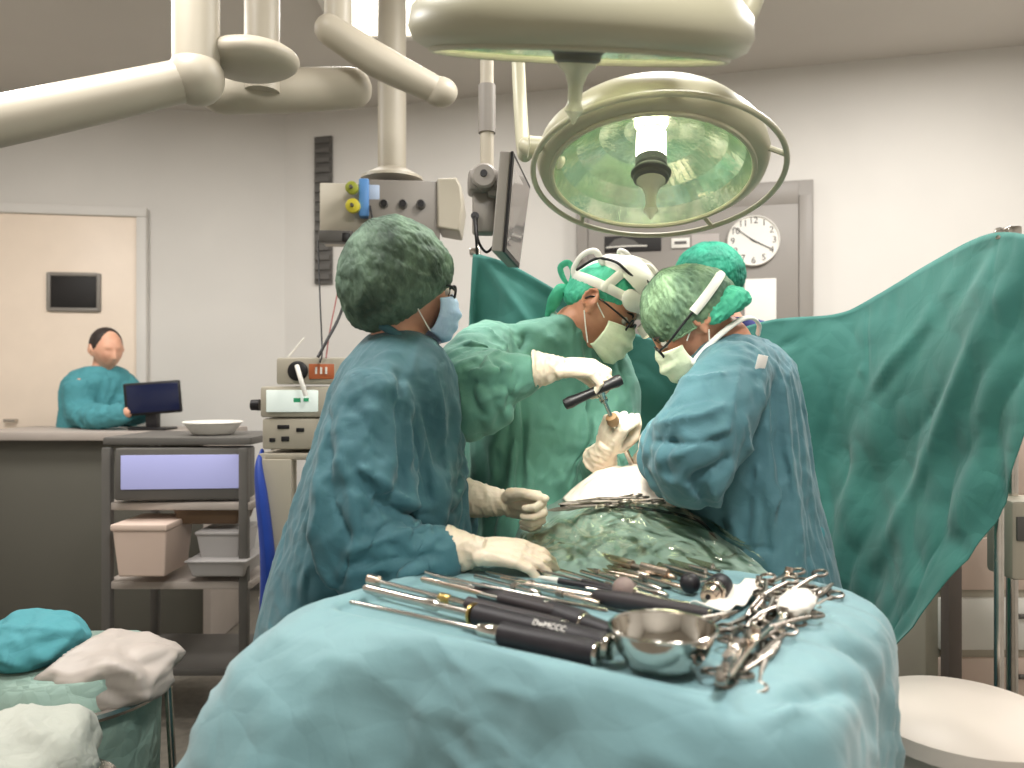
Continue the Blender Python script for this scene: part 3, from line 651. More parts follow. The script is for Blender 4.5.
mesh('glove', glove_mesh(wl, P(550, 508, 1.78) - wl, V(0.0, 0.9, 0.35), -1, [(50, 72, 45), (56, 76, 45), (60, 78, 45), (62, 78, 45)], [(0.9, 0.30, -0.3), (1, 0.0, -0.15), (1, -0.12, -0.1)], cuff=(0.095, 0.95, 0.047, P(470, 499, 1.85) - wl)), M_glove, nurse, smooth=180)

# ================================================================== lead surgeon with the headlamp
sf = unit(V(0.79, -0.24, -0.54)); sR = frame(sf, V(0.35, 0, 1)); so = P(600, 308, 2.10); sft = (0.55, -0.83)
Ssec = [S(573, 318, 2.14, 0.066, 0.078), S(566, 324, 2.15, 0.09, 0.115), S(552, 334, 2.17, 0.115, 0.185), S(541, 356, 2.19, 0.140, 0.225), S(537, 400, 2.20, 0.155, 0.225), S(537, 450, 2.20, 0.165, 0.215),
        S(540, 520, 2.20, 0.175, 0.215), S(542, 600, 2.20, 0.185, 0.225), S(544, 700, 2.20, 0.195, 0.235), S(545, 770, 2.20, 0.20, 0.24)]
Sarm_r = ([P(503, 346, 2.10), P(476, 362, 1.98), P(462, 386, 1.87), P(494, 382, 1.83), P(538, 370, 1.82)], [0.078, 0.086, 0.088, 0.075, 0.042])
Sarm_l = ([P(596, 350, 2.20), P(612, 400, 2.16), P(600, 470, 2.10), P(598, 468, 2.02), P(600, 456, 1.96)], [0.075, 0.070, 0.066, 0.056, 0.040])
cr = [(P(512, 322, 2.05), P(530, 350, 1.97), 0.012, -0.02), (P(470, 352, 1.85), P(520, 348, 1.9), 0.010, -0.012), (P(480, 415, 1.75), P(525, 392, 1.75), 0.012, -0.008),
      (P(466, 440, 2.03), P(545, 445, 2.0), 0.008, -0.006), (P(533, 395, 1.98), P(520, 550, 1.98), 0.006, 0.007), (P(575, 390, 2.0), P(580, 540, 2.0), 0.008, -0.008), (P(450, 375, 1.8), P(500, 365, 1.75), 0.010, 0.010)]
smk = [((524, 326), (529, 356), 0.008, -0.024), ((463, 337), (512, 351), 0.009, 0.014), ((487, 322), (516, 347), 0.008, 0.013), ((452, 369), (520, 364), 0.009, 0.011), ((455, 385), (515, 380), 0.008, -0.012), ((470, 408), (522, 392), 0.008, 0.010), ((536, 386), (524, 480), 0.005, 0.009), ((580, 394), (579, 482), 0.009, -0.014),
       ((471, 441), (534, 445), 0.006, -0.010), ((540, 430), (600, 436), 0.006, -0.007), ((550, 330), (565, 350), 0.007, 0.008), ((480, 420), (500, 480), 0.008, -0.010)]
surgeon = mesh('person', body_mesh(sR, so, Ssec, sft, [Sarm_r, Sarm_l], True), M_skin2, None, smooth=180)
tag(surgeon, 'person in green gown with white headlamp and round eyeglasses, turning a T-handle over the patient', 'person')
mesh('surgical_gown', cloth_gown(Ssec, sft, [Sarm_r, Sarm_l], creases=cr, seed=11.0, marks=smk), M_gowng, surgeon, smooth=180)
nk = [xf(V(0.062 * math.cos(t) - 0.040, 0.066 * math.sin(t), -0.125 - 0.045 * math.cos(t)), sR, so) for t in np.linspace(0, 2 * math.pi, 25)]
mesh('gown_collar', tube(nk, 0.009, 8, cap=False), M_gowng, surgeon, smooth=180)
bouffant(surgeon, sR, so, (-0.010, 0, 0.034), 0.099, 0.106, 0.083, 0.096, 0.060, -38, 16, M_capg, 0.003, 5.0, drop=0.02, band=False)
face_mask(surgeon, sR, so, M_maskg); eyes(surgeon, sR, so); eyeglasses(surgeon, sR, so, (0.022, 0.020), 0.102, -0.004, 0.0026)
#hl = mesh('hair', (lambda vf: (xf(vf[0], sR, so), vf[1]))(ellipsoid((-0.046, 0, -0.040), (0.036, 0.060, 0.040))), M_hair, surgeon, label='short dark hair at the nape')
shoes(surgeon, Ssec, sft); trousers(surgeon, Ssec, sft, M_tealscrub)
def L2(pts, R, o): return xf(np.asarray(pts, float), R, o)
# ties of the cap at the back
tie = mesh('cap_tie', tube(L2([(-0.104, -0.01, 0.005), (-0.128, -0.02, 0.014), (-0.150, -0.025, 0.034), (-0.140, -0.02, 0.056), (-0.118, -0.012, 0.044), (-0.106, -0.01, 0.010)], sR, so), [0.004, 0.008, 0.009, 0.009, 0.007, 0.004], 8, 22, flat=0.3), M_capg, surgeon)
mesh('cap_tie', tube(L2([(-0.100, 0.0, 0.0), (-0.112, -0.03, -0.020), (-0.108, -0.042, -0.055), (-0.098, -0.045, -0.10)], sR, so), [0.010, 0.020, 0.022, 0.010], 8, 18, flat=0.3), M_capg, surgeon)
# headlamp
a = np.linspace(0, 2 * np.pi, 49)
hb = mesh('headlamp', (lambda v, f: (L2(v, sR, so), f))(*join([tube(np.stack([0.103 * np.cos(a) - 0.006, 0.088 * np.sin(a), 0.046 + 0.012 * np.cos(a)], 1), 0.013, 8, cap=False, flat=0.25, side=(0, 0, 1))])), M_strap, surgeon, label='white surgical headlamp harness')
def strap(nm, pts, r, fl=0.3, n=24, m=M_strap, par=hb): mesh(nm, tube(L2(pts, sR, so), r, 8, n, flat=fl, roundcap=True), m, par)
strap('top_strap', [(0.098, 0, 0.055), (0.075, 0, 0.112), (0.01, 0, 0.140), (-0.06, 0, 0.115), (-0.105, 0, 0.045)], 0.014)
strap('top_strap', [(0.0, -0.090, 0.045), (0.012, -0.072, 0.10), (0.015, 0, 0.141), (0.012, 0.072, 0.10), (0.0, 0.090, 0.045)], 0.013)
strap('front_pad', [(0.072, -0.066, 0.055), (0.108, -0.03, 0.072), (0.114, 0.0, 0.076), (0.108, 0.03, 0.072), (0.072, 0.066, 0.055)], 0.030, 0.32)
strap('crown_plate', [(0.10, -0.036, 0.095), (0.065, -0.052, 0.118), (0.01, -0.05, 0.130), (-0.04, -0.045, 0.118)], [0.026, 0.040, 0.042, 0.026], 0.25)
strap('crown_plate', [(0.112, 0.0, 0.090), (0.085, -0.012, 0.122), (0.04, -0.015, 0.140), (-0.02, -0.012, 0.142)], [0.024, 0.036, 0.036, 0.02], 0.22)
strap('adjuster_loop', [(0.02, -0.012, 0.140), (-0.012, -0.03, 0.158), (-0.036, -0.030, 0.156), (-0.030, -0.015, 0.146), (0.01, -0.008, 0.144)], 0.007, 0.8)
strap('crown_plate', [(0.112, 0.0, 0.090), (0.085, -0.012, 0.122), (0.04, -0.015, 0.140), (-0.02, -0.012, 0.142)], [0.024, 0.036, 0.036, 0.02], 0.22)
strap('adjuster_loop', [(0.028, -0.01, 0.140), (0.052, -0.028, 0.160), (0.078, -0.028, 0.152), (0.068, -0.015, 0.142), (0.032, -0.008, 0.142)], 0.007, 0.8)
strap('rear_loop', [(-0.05, -0.06, 0.10), (-0.085, -0.06, 0.115), (-0.112, -0.045, 0.09), (-0.115, -0.035, 0.05), (-0.10, -0.03, 0.03)], 0.009, 0.5)
strap('power_cable', [(0.06, -0.06, 0.105), (0.02, -0.075, 0.112), (-0.02, -0.07, 0.118), (-0.07, -0.06, 0.10), (-0.10, -0.05, 0.05)], 0.004, 1.0, 24, M_black)
strap('power_cable', [(0.115, -0.03, 0.085), (0.09, -0.05, 0.115), (0.05, -0.055, 0.125)], 0.004, 1.0, 12, M_black)
strap('lamp_arm', [(0.112, 0, 0.072), (0.135, -0.004, 0.05), (0.135, -0.006, 0.026)], 0.006, 0.7)
ld = unit(0.9 * sR[:, 0] - 0.4 * sR[:, 2])
mesh('lamp_head', lathe([(-0.018, 0.008), (-0.014, 0.014), (0.012, 0.016), (0.018, 0.0145)], L2([(0.136, -0.008, 0.012)], sR, so)[0], ld, 24), M_strap, hb)
mesh('lamp_lens', lathe([(0.0182, 0.013), (0.0205, 0.010), (0.0215, 0.003)], L2([(0.136, -0.008, 0.012)], sR, so)[0], ld, 24), mat('headlamp lens', (240, 226, 180), 0.1, emit=(255, 238, 200), estr=0.6), hb)

# T-handled awl in the surgeon's hands
ha, hb_ = P(564, 405, 1.80), P(622, 379, 1.80); hd = unit(hb_ - ha); hl_ = np.linalg.norm(hb_ - ha)
awl = thing('t_handle_awl', P(634, 470, 1.93), 'long steel awl with black T-shaped grip held upright in gloved hands', 'surgical tool')
mesh('grip', lathe([(0, 0.006), (0.002, 0.0125), (0.016, 0.0145), (0.03, 0.0125), (hl_ * 0.5, 0.0105), (hl_ - 0.03, 0.0125), (hl_ - 0.014, 0.0145), (hl_ - 0.002, 0.0125), (hl_, 0.006)], ha, hd, 20), M_black, awl)
j0, j1 = P(599, 389, 1.80), P(636, 474, 1.95); jd = unit(j1 - j0); jl = np.linalg.norm(j1 - j0)
mesh('coupling', lathe([(0.004, 0.007), (0.010, 0.010), (0.018, 0.010), (0.020, 0.0075), (0.030, 0.0075), (0.031, 0.010), (0.037, 0.010), (0.040, 0.006)], j0, jd, 18), M_chrome, awl)
mesh('shaft', lathe([(0.035, 0.0048), (0.075, 0.0048), (0.09, 0.0055), (jl * 0.62, 0.0068), (jl * 0.97, 0.0072), (jl, 0.004)], j0, jd, 16), M_steel, awl)
mesh('sleeve', lathe([(0.085, 0.0058), (0.088, 0.014), (0.104, 0.0155), (0.112, 0.012), (0.116, 0.0058)], j0, jd, 18), mat('tan resin', (150, 118, 82), 0.5), awl)
# right hand closes over the upper half of the grip
wr = P(556, 368, 1.815)
mesh('glove', glove_mesh(wr, P(604, 369, 1.81) - wr, V(0.22, -0.45, 1), 1, [(28, 62, 34), (40, 66, 36), (46, 70, 38), (48, 70, 40)], [(0.85, 0.3, -0.65), (0.85, 0.0, -0.7), (0.8, -0.05, -0.7)], cuff=(0.05, 0.92, 0.044, P(530, 370, 1.82) - wr)), M_glove, surgeon, smooth=180)
# left hand makes a fist round the shaft
wl = P(606, 449, 1.915)
mesh('glove', glove_mesh(wl, P(616, 424, 1.87) - wl, V(-0.55, -0.75, 0.1), -1, [(72, 88, 55), (78, 92, 55), (82, 92, 55), (84, 92, 55)], [(0.75, 0.2, -0.75), (0.85, -0.45, -0.5), (0.6, -0.75, -0.4)], cuff=(0.05, 0.95, 0.043, P(599, 462, 1.96) - wl), s=0.95), M_glove, surgeon, smooth=180)

# ================================================================== assistant bending in from the right
af = unit(V(-0.72, 0.16, -0.64)); aR = frame(af, V(-0.6, 0, 1)); ao = P(691, 322, 1.86); aft = (-0.85, 0.50)
Asec = [S(727, 336, 1.88, 0.064, 0.074), S(735, 340, 1.89, 0.085, 0.125), S(742, 352, 1.90, 0.112, 0.180), S(743, 385, 1.90, 0.125, 0.195), S(746, 430, 1.90, 0.128, 0.192), S(752, 480, 1.90, 0.140, 0.195),
        S(761, 540, 1.90, 0.160, 0.205), S(770, 600, 1.90, 0.185, 0.225), S(772, 700, 1.90, 0.20, 0.235), S(774, 800, 1.90, 0.205, 0.24)]
Aarm_l = ([P(738, 366, 1.76), P(718, 400, 1.67), P(697, 436, 1.62), P(676, 446, 1.72), P(656, 447, 1.86)], [0.080, 0.088, 0.090, 0.075, 0.048])
Aarm_r = ([P(722, 362, 2.03), P(705, 420, 2.05), P(690, 470, 2.05), P(672, 476, 2.0), P(662, 478, 1.95)], [0.075, 0.075, 0.07, 0.058, 0.045])
cr = [(P(745, 335, 1.72), P(738, 440, 1.6), 0.005, 0.006), (P(650, 440, 1.6), P(738, 400, 1.55), 0.014, 0.014), (P(642, 448, 1.6), P(735, 445, 1.5), 0.012, -0.014), (P(690, 495, 1.55), P(745, 455, 1.6), 0.016, -0.022),
      (P(775, 360, 1.75), P(782, 540, 1.72), 0.010, -0.018), (P(795, 440, 1.8), P(775, 560, 1.72), 0.010, 0.014), (P(700, 480, 1.65), P(735, 560, 1.72), 0.014, -0.02), (P(720, 400, 1.58), P(650, 415, 1.6), 0.01, -0.008),
      (P(700, 556, 1.73), P(775, 548, 1.7), 0.010, -0.02), (P(775, 548, 1.7), P(820, 560, 1.78), 0.008, 0.008), (P(760, 470, 1.7), P(765, 540, 1.7), 0.010, 0.014)]
amk = [((741, 352), (733, 441), 0.004, 0.009), ((674, 380), (729, 367), 0.008, 0.013), ((650, 424), (729, 402), 0.009, 0.018), ((645, 443), (733, 441), 0.009, -0.020), ((655, 462), (735, 428), 0.008, 0.012), ((690, 488), (741, 458), 0.010, -0.022), ((698, 484), (721, 540), 0.009, -0.018), ((780, 371), (784, 500), 0.010, -0.022),
       ((790, 449), (776, 520), 0.009, 0.016), ((749, 414), (752, 480), 0.008, 0.014), ((706, 488), (738, 545), 0.008, 0.016), ((765, 380), (770, 470), 0.007, 0.010), ((700, 370), (720, 400), 0.006, -0.008), ((755, 490), (765, 550), 0.009, -0.014), ((700, 552), (772, 546), 0.008, -0.016), ((662, 405), (712, 390), 0.006, -0.008)]
assistant = mesh('person', body_mesh(aR, ao, Asec, aft, [Aarm_l, Aarm_r], True), M_skin2, None, smooth=180)
tag(assistant, 'person in blue-green gown bending over the patient, sheer green cap and black spectacle temples', 'person')
gA = mesh('surgical_gown', cloth_gown(Asec, aft, [Aarm_l, Aarm_r], creases=cr, seed=23.0, marks=amk), M_gownm, assistant, smooth=180)
# loose rear panel of the gown
cols = []
for t, (p0, p1, p2, p3) in enumerate([(P(768, 348, 1.84), P(783, 430, 1.78), P(778, 520, 1.76), P(775, 600, 1.73)), (P(786, 362, 1.85), P(797, 430, 1.80), P(802, 500, 1.77), P(806, 600, 1.74)),
                                      (P(799, 376, 1.90), P(803, 430, 1.90), P(822, 510, 1.88), P(838, 600, 1.86)), (P(792, 374, 2.0), P(800, 440, 2.02), P(818, 520, 2.04), P(832, 600, 2.05))]):
    p4 = V(p3[0] + 0.01, p3[1], 0.32); cols.append(catmull([p0, p1, p2, p3, p4], 50))
cols = np.array(cols); G = np.array([catmull(cols[:, i], 30) for i in range(50)]); v, f = grid(G); q = np.array(f); N = normals(v, q)
v = v + N * (0.010 * dirnoise(v, (0, 0, 1), 10, 1.2, 4.0, False) + 0.006 * facets(v * V(1, 1, 0.5), 9, 9.0))[:, None]
mesh('gown_back_panel', (v, f), M_gownm, assistant, smooth=180, solid=0.002, label='loose overlapping back panel of the gown')
shoes(assistant, Asec, aft); trousers(assistant, Asec, aft, M_tealscrub)
gv = np.empty(len(gA.data.vertices) * 3, np.float32); gA.data.vertices.foreach_get('co', gv); gv = gv.reshape(-1, 3).astype(float) + wloc(assistant)
mesh('gown_label', box(surf_point(gv, 764, 362, 5) + V(0.0, -0.004, 0.003), (0.026, 0.003, 0.036), 0.001, frame(V(1, 0.45, -0.15), V(0.1, -0.2, 1))), M_paper, assistant, label='small white label on the shoulder')
nk = [xf(V(0.060 * math.cos(t) - 0.055, 0.070 * math.sin(t), -0.105 - 0.04 * math.cos(t)), aR, ao) for t in np.linspace(0, 2 * math.pi, 25)]
nk = [P(*x) for x in ((694, 362, 1.79), (704, 350, 1.775), (722, 333, 1.78), (740, 320, 1.80), (752, 318, 1.84), (759, 325, 1.88), (758, 334, 1.93))]
mesh('gown_collar', tube(nk, 0.0075, 8, 36, roundcap=True, flat=0.6), M_strap, assistant, smooth=180, label='white neck tie of the gown')
bouffant(assistant, aR, ao, (-0.012, 0, 0.034), 0.104, 0.120, 0.098, 0.106, 0.090, -30, 8, M_capa, 0.005, 13.0, drop=0.015)
face_mask(assistant, aR, ao, M_maskg); eyes(assistant, aR, ao)
ag = eyeglasses(assistant, aR, ao, (0.022, 0.015), 0.104, -0.006, 0.0030, 0.020, M_black, 0.106)
mesh('beard', (lambda vf: (xf(vf[0], aR, ao), vf[1]))(ellipsoid((0.050, 0, -0.082), (0.040, 0.063, 0.032))), M_hair, assistant, label='dark beard along the jaw')
mesh('head_strap', tube(L2([(-0.012, 0.106, 0.020), (-0.045, 0.105, 0.026), (-0.085, 0.088, 0.034), (-0.115, 0.050, 0.040), (-0.13, 0.0, 0.042)], aR, ao), 0.011, 8, 24, flat=0.4), M_strap, assistant, label='white eyewear retaining strap')
tg = [ellipsoid((-0.100, 0.045, -0.020), (0.030, 0.045, 0.032), None, 60, 36), ellipsoid((-0.070, 0.078, -0.020), (0.050, 0.016, 0.024), None, 60, 36), ellipsoid((-0.118, 0.02, -0.03), (0.020, 0.035, 0.026), None, 60, 36)]
v, f = join(tg); v = v * (1 + 0.05 * facets(v, 40, 2.0) + 0.04 * ridge(v * 60))[:, None]
mesh('cap_gather', (L2(v, aR, ao), f), M_capg, assistant, smooth=180, label='bunched pale green mask ties at the nape')
wl = P(652, 448, 1.90)
mesh('glove', glove_mesh(wl, P(643, 462, 1.97) - wl, V(-0.3, -0.3, 1), -1, [(40, 50, 30)] * 4, [(0.8, 0.5, -0.3), (1, 0.1, -0.3), (1, 0, -0.3)], cuff=(0.04, 0.95, 0.046, P(658, 446, 1.86) - wl)), M_glove, assistant, smooth=180)
wl = P(658, 479, 1.93)
mesh('glove', glove_mesh(wl, P(640, 482, 1.90) - wl, V(-0.1, -0.3, 1), 1, [(40, 50, 30)] * 4, [(0.8, 0.5, -0.3), (1, 0.1, -0.3), (1, 0, -0.3)], cuff=(0.04, 0.95, 0.046, P(664, 478, 1.96) - wl)), M_glove, assistant, smooth=180)

# ================================================================== anaesthetist behind the screen drape
ef = unit(V(-0.35, -0.75, -0.50)); eR = frame(ef, Z); eo = P(710, 280, 2.86); eft = (-0.4, -0.9)
Esec = [S(728, 318, 2.92, 0.068, 0.08), S(738, 326, 2.95, 0.10, 0.16), S(742, 345, 2.97, 0.13, 0.21), S(742, 420, 2.98, 0.14, 0.21), S(742, 520, 2.98, 0.14, 0.20), S(742, 600, 2.98, 0.15, 0.20)]
Earm = [([P(790, 352, 2.92), P(800, 420, 2.92), P(770, 470, 2.82), P(740, 470, 2.76)], [0.07, 0.065, 0.055, 0.045]), ([P(688, 352, 3.0), P(678, 420, 3.0), P(690, 470, 2.9), P(700, 470, 2.78)], [0.07, 0.065, 0.055, 0.045])]
anaes = mesh('person', body_mesh(eR, eo, Esec, eft, Earm, True), M_skin, None, smooth=180)
tag(anaes, 'person in navy scrubs and bright green bouffant cap standing behind the screen drape', 'person')
mesh('scrub_top', gown_mesh(Esec, eft, Earm, 31.0, (), voxel=0.010), M_navy, anaes, smooth=180)
bouffant(anaes, eR, eo, (-0.010, 0, 0.018), 0.122, 0.138, 0.126, 0.122, 0.10, -36, 14, M_capt, 0.005, 23.0, drop=0.03, fr=22)
face_mask(anaes, eR, eo, M_maskg); eyes(anaes, eR, eo); shoes(anaes, Esec, eft); trousers(anaes, Esec, eft, M_navy)

# ================================================================== person at the desk beside the bright door
bf = unit(V(0.75, -0.6, -0.15)); bR = frame(bf, Z); bo = P(107, 350, 4.35); bft = (0.7, -0.7)
Bsec = [S(103, 366, 4.37, 0.06, 0.07), S(102, 371, 4.38, 0.09, 0.14), S(100, 380, 4.38, 0.12, 0.19), S(98, 405, 4.38, 0.13, 0.19), S(98, 440, 4.38, 0.14, 0.19), S(98, 466, 4.38, 0.15, 0.20)]
Barm = [([P(80, 384, 4.25), P(82, 412, 4.2), P(105, 418, 4.05), P(128, 412, 4.0)], [0.085, 0.075, 0.06, 0.05]), ([P(122, 384, 4.45), P(128, 408, 4.4), P(138, 412, 4.2), P(140, 409, 4.05)], [0.085, 0.075, 0.06, 0.05])]
clerk = mesh('person', body_mesh(bR, bo, Bsec, bft, Barm, True, 0.007), M_skin, None, smooth=180)
tag(clerk, 'person in teal scrubs with dark hair behind a screen, near the bright door', 'person')
mesh('scrub_top', gown_mesh(Bsec, bft, Barm, 41.0, (), voxel=0.011), M_tealscrub, clerk, smooth=180)
v, f = ellipsoid((-0.02, 0, 0.028), (0.092, 0.086, 0.100)); mesh('hair', (xf(v, bR, bo), f), M_hair, clerk)
shoes(clerk, Bsec, bft); trousers(clerk, Bsec, bft, M_tealscrub)
# ------------------------------------------------------------------ instrument table: frame, tray and hanging drape
M_tdrape = mat('light teal drape', (118, 155, 160), 0.62, rgb2=(110, 147, 153), vscale=4, crumple=0.22, cscale=6, bump=0.06, bscale=260, sheen=0.2)
M_screen = mat('green screen drape', (62, 126, 116), 0.7, rgb2=(55, 116, 108), vscale=3, crumple=0.16, cscale=5, bump=0.05, bscale=260, sheen=0.15)
M_pdrape = mat('pale green patient drape', (142, 164, 152), 0.6, rgb2=(122, 148, 138), vscale=6, crumple=0.5, cscale=9)
M_film = bpy.data.materials.new('clear plastic film'); M_film.use_nodes = True
_nt = M_film.node_tree; _nt.nodes.clear(); _L = _nt.links.new; _N = _nt.nodes.new
_tc = _N('ShaderNodeTexCoord'); _vo = _N('ShaderNodeTexVoronoi'); _vo.feature = 'DISTANCE_TO_EDGE'; _vo.inputs['Scale'].default_value = 10; _wn = _N('ShaderNodeTexNoise'); _wn.inputs['Scale'].default_value = 9
_wm = _N('ShaderNodeVectorMath'); _wm.operation = 'MULTIPLY_ADD'; _wm.inputs[1].default_value = (0.08, 0.08, 0.08); _L(_tc.outputs['Object'], _wn.inputs['Vector']); _L(_wn.outputs['Color'], _wm.inputs[0]); _L(_tc.outputs['Object'], _wm.inputs[2]); _L(_wm.outputs[0], _vo.inputs['Vector'])
_bp = _N('ShaderNodeBump'); _bp.inputs['Strength'].default_value = 1.0; _bp.inputs['Distance'].default_value = 0.021; _L(_vo.outputs['Distance'], _bp.inputs['Height'])
_gl = _N('ShaderNodeBsdfGlossy'); _gl.inputs['Color'].default_value = (1.0, 0.98, 0.82, 1); _gl.inputs['Roughness'].default_value = 0.13; _L(_bp.outputs['Normal'], _gl.inputs['Normal'])
_tr = _N('ShaderNodeBsdfTransparent'); _tr.inputs['Color'].default_value = (0.96, 0.95, 0.92, 1)
_fr = _N('ShaderNodeFresnel'); _fr.inputs['IOR'].default_value = 1.8; _L(_bp.outputs['Normal'], _fr.inputs['Normal']); _mx = _N('ShaderNodeMixShader'); _ou = _N('ShaderNodeOutputMaterial')
_L(_fr.outputs[0], _mx.inputs[0]); _L(_tr.outputs[0], _mx.inputs[1]); _L(_gl.outputs[0], _mx.inputs[2]); _L(_mx.outputs[0], _ou.inputs['Surface'])
M_pskin = mat('pale disinfected skin', (236, 214, 196), 0.45, rgb2=(228, 196, 176), vscale=10, sss=0.1)
M_gauze = mat('white gauze', (238, 232, 222), 0.8, var=0.05, crumple=0.5, cscale=40)
TZ = 0.965; TA = V(-0.296, 1.250); E1 = V(0.8437, -0.5368); E2 = V(0.5368, 0.8437); TL, TWd = 0.645, 0.565
def T(a, b, h=0.0):
    p = TA + E1 * a + E2 * b; return V(p[0], p[1], TZ + h)
RT_ = np.stack([V(E1[0], E1[1], 0), V(E2[0], E2[1], 0), V(0, 0, 1)], 1)
tb = thing('instrument_table', V(*T(0.36, 0.26)[:2], 0), 'wheeled instrument table under a light teal drape, covered with surgical tools', 'table')
mesh('table_top', box(T(0.34, 0.28, -0.035), (0.72, 0.58, 0.03), 0.006, RT_), M_steel, tb)
for a in (0.02,):
    for b in (0.06, 0.34):
        p = T(a, b); mesh('leg', lathe([(0.07, 0.014), (TZ - 0.05, 0.014)], (p[0], p[1], 0), Z, 14), M_steel, tb)
        mesh('caster', join([lathe([(-0.012, 0.03), (0.012, 0.03)], (p[0], p[1], 0.032), (1, 0, 0), 18), box((p[0], p[1], 0.065), (0.03, 0.02, 0.03), 0.004)]), M_black, tb)
mesh('base_bar', box(V(*T(0.02, 0.20)[:2], 0.085), (0.05, 0.62, 0.03), 0.006, RT_), M_steel, tb)
mesh('base_bar', box(V(*T(-0.15, 0.20)[:2], 0.085), (0.36, 0.05, 0.03), 0.006, RT_), M_steel, tb)
# drape: rings from the middle of the tray over the raised edge and down
NP = 240
def rrect(a0, a1, b0, b1, r):
    pts = []; c = [((a1 - r, b0 + r), -90), ((a1 - r, b1 - r), 0), ((a0 + r, b1 - r), 90), ((a0 + r, b0 + r), 180)]
    for (cx, cy), st in c:
        for t in np.linspace(0, 90, 12): x = math.radians(st + t); pts.append((cx + r * math.cos(x), cy + r * math.sin(x)))
    pts = np.array(pts + pts[:1]); L = np.concatenate([[0], np.cumsum(np.linalg.norm(np.diff(pts, axis=0), axis=1))]); t = np.linspace(0, L[-1], NP, endpoint=False)
    return np.stack([np.interp(t, L, pts[:, 0]), np.interp(t, L, pts[:, 1])], 1)
base = rrect(0, TL, 0, TWd, 0.03); cen = V(TL / 2, TWd / 2)
nr = np.roll(base, -1, 0) - np.roll(base, 1, 0); nr = np.stack([nr[:, 1], -nr[:, 0]], 1); nr /= np.linalg.norm(nr, axis=1)[:, None]
for _ in range(14): nr = (np.roll(nr, 1, 0) + nr + np.roll(nr, -1, 0)) / 3
nr /= np.linalg.norm(nr, axis=1)[:, None]
wR = np.clip(nr[:, 0], 0, 1) ** 2; wL = np.clip(-nr[:, 0], 0, 1) ** 2; wN = np.clip(-nr[:, 1], 0, 1) ** 2; wF = np.clip(nr[:, 1], 0, 1) ** 2
nearleft = wL * sstep(0.30, 0.0, base[:, 1]) + wN * sstep(0.22, 0.0, base[:, 0]) 
def ringat(out, dz): 
    p = base + nr * np.asarray(out)[:, None]; return np.stack([p[:, 0], p[:, 1], np.broadcast_to(dz, (NP,))], 1)
one = np.ones(NP); RG = []
for k in (0.02, 0.3, 0.6, 0.85, 0.96): RG.append(np.concatenate([cen + (base - cen) * k, np.zeros((NP, 1))], 1))
RG.append(ringat(-0.004 * one, 0.002)); RG.append(ringat(0.004 * one, 0.010)); RG.append(ringat(0.014 * one, 0.014))
def blend(r, n, l, f, nl): return wR * r + wN * n + wL * l + wF * f + nearleft * nl
prof = [((.035, .022, .024, .018, .02), (.010, .012, .010, .012, -.002)), ((.075, .032, .040, .024, .06), (.002, .004, -.010, .002, -.014)), ((.105, .042, .052, .030, .10), (-.016, -.014, -.05, -.02, -.03)),
        ((.120, .052, .058, .034, .135), (-.050, -.05, -.10, -.06, -.05)), ((.124, .060, .062, .038, .16), (-.11, -.11, -.18, -.14, -.05)), ((.122, .070, .066, .042, .18), (-.20, -.20, -.27, -.22, -.04)),
        ((.125, .085, .072, .048, .19), (-.34, -.34, -.40, -.36, 0)), ((.19, .10, .08, .055, .19), (-.55, -.55, -.58, -.56, 0)), ((.20, .11, .085, .06, .19), (-.82, -.82, -.82, -.82, 0))]
for o_, z_ in prof: RG.append(ringat(blend(*o_), blend(*z_)))
RG = np.array(RG); m = 120; tt = np.linspace(0, 1, len(RG)); 
RG2 = np.stack([catmull(RG[:, j], m) for j in range(NP)], 1)
v = RG2.reshape(-1, 3); v = np.stack([TA[0] + v[:, 0] * E1[0] + v[:, 1] * E2[0], TA[1] + v[:, 0] * E1[1] + v[:, 1] * E2[1], TZ + v[:, 2]], 1)
f = rings(RG2, True, False)[1]; f.append(tuple(range(NP)))
q4 = np.array(f[:-1]); N = normals(v, q4); N = N * np.sign((N[:, 2].sum()))
dz = np.clip((TZ + 0.012 - v[:, 2]) / 0.25, 0, 1)
flatpart = np.tile(np.arange(m)[:, None], (1, NP)).reshape(-1) / (m - 1)
edge = sstep(0.40, 0.52, flatpart)
d = edge * (0.004 * dirnoise(v, (E1[0], E1[1], -0.35), 14, 5, 3.0) + dz ** 0.7 * 0.014 * dirnoise(v, (0.15, 0.05, 1), 7.0, 1.2, 8.0) + dz ** 0.5 * 0.008 * dirnoise(v, (E1[0], E1[1], -0.45), 16, 3.0, 13.0))
d += edge * (crease(v, P(425, 700, 0.95), P(655, 775, 0.86), 0.016, 0.022) + crease(v, P(335, 700, 1.02), P(440, 705, 0.98), 0.02, 0.010) + crease(v, P(345, 660, 1.05), P(330, 780, 0.98), 0.02, -0.008)
      + crease(v, P(520, 672, 0.97), P(560, 690, 0.93), 0.012, 0.012) + crease(v, P(770, 700, 0.86), P(850, 690, 1.0), 0.016, -0.020) + crease(v, P(765, 715, 0.84), P(840, 712, 0.98), 0.012, 0.016) + crease(v, P(830, 640, 1.1), P(890, 665, 1.12), 0.02, -0.016)
      + crease(v, P(600, 745, 0.86), P(760, 745, 0.80), 0.02, -0.012) + crease(v, P(540, 668, 0.97), P(560, 678, 0.95), 0.006, -0.008))
v = v + N * d[:, None] + (1 - edge)[:, None] * V(0, 0, 1) * (0.0012 * noise3(v * 14))[:, None]
mesh('drape', (v, f), M_tdrape, tb, smooth=180, solid=0.0015)

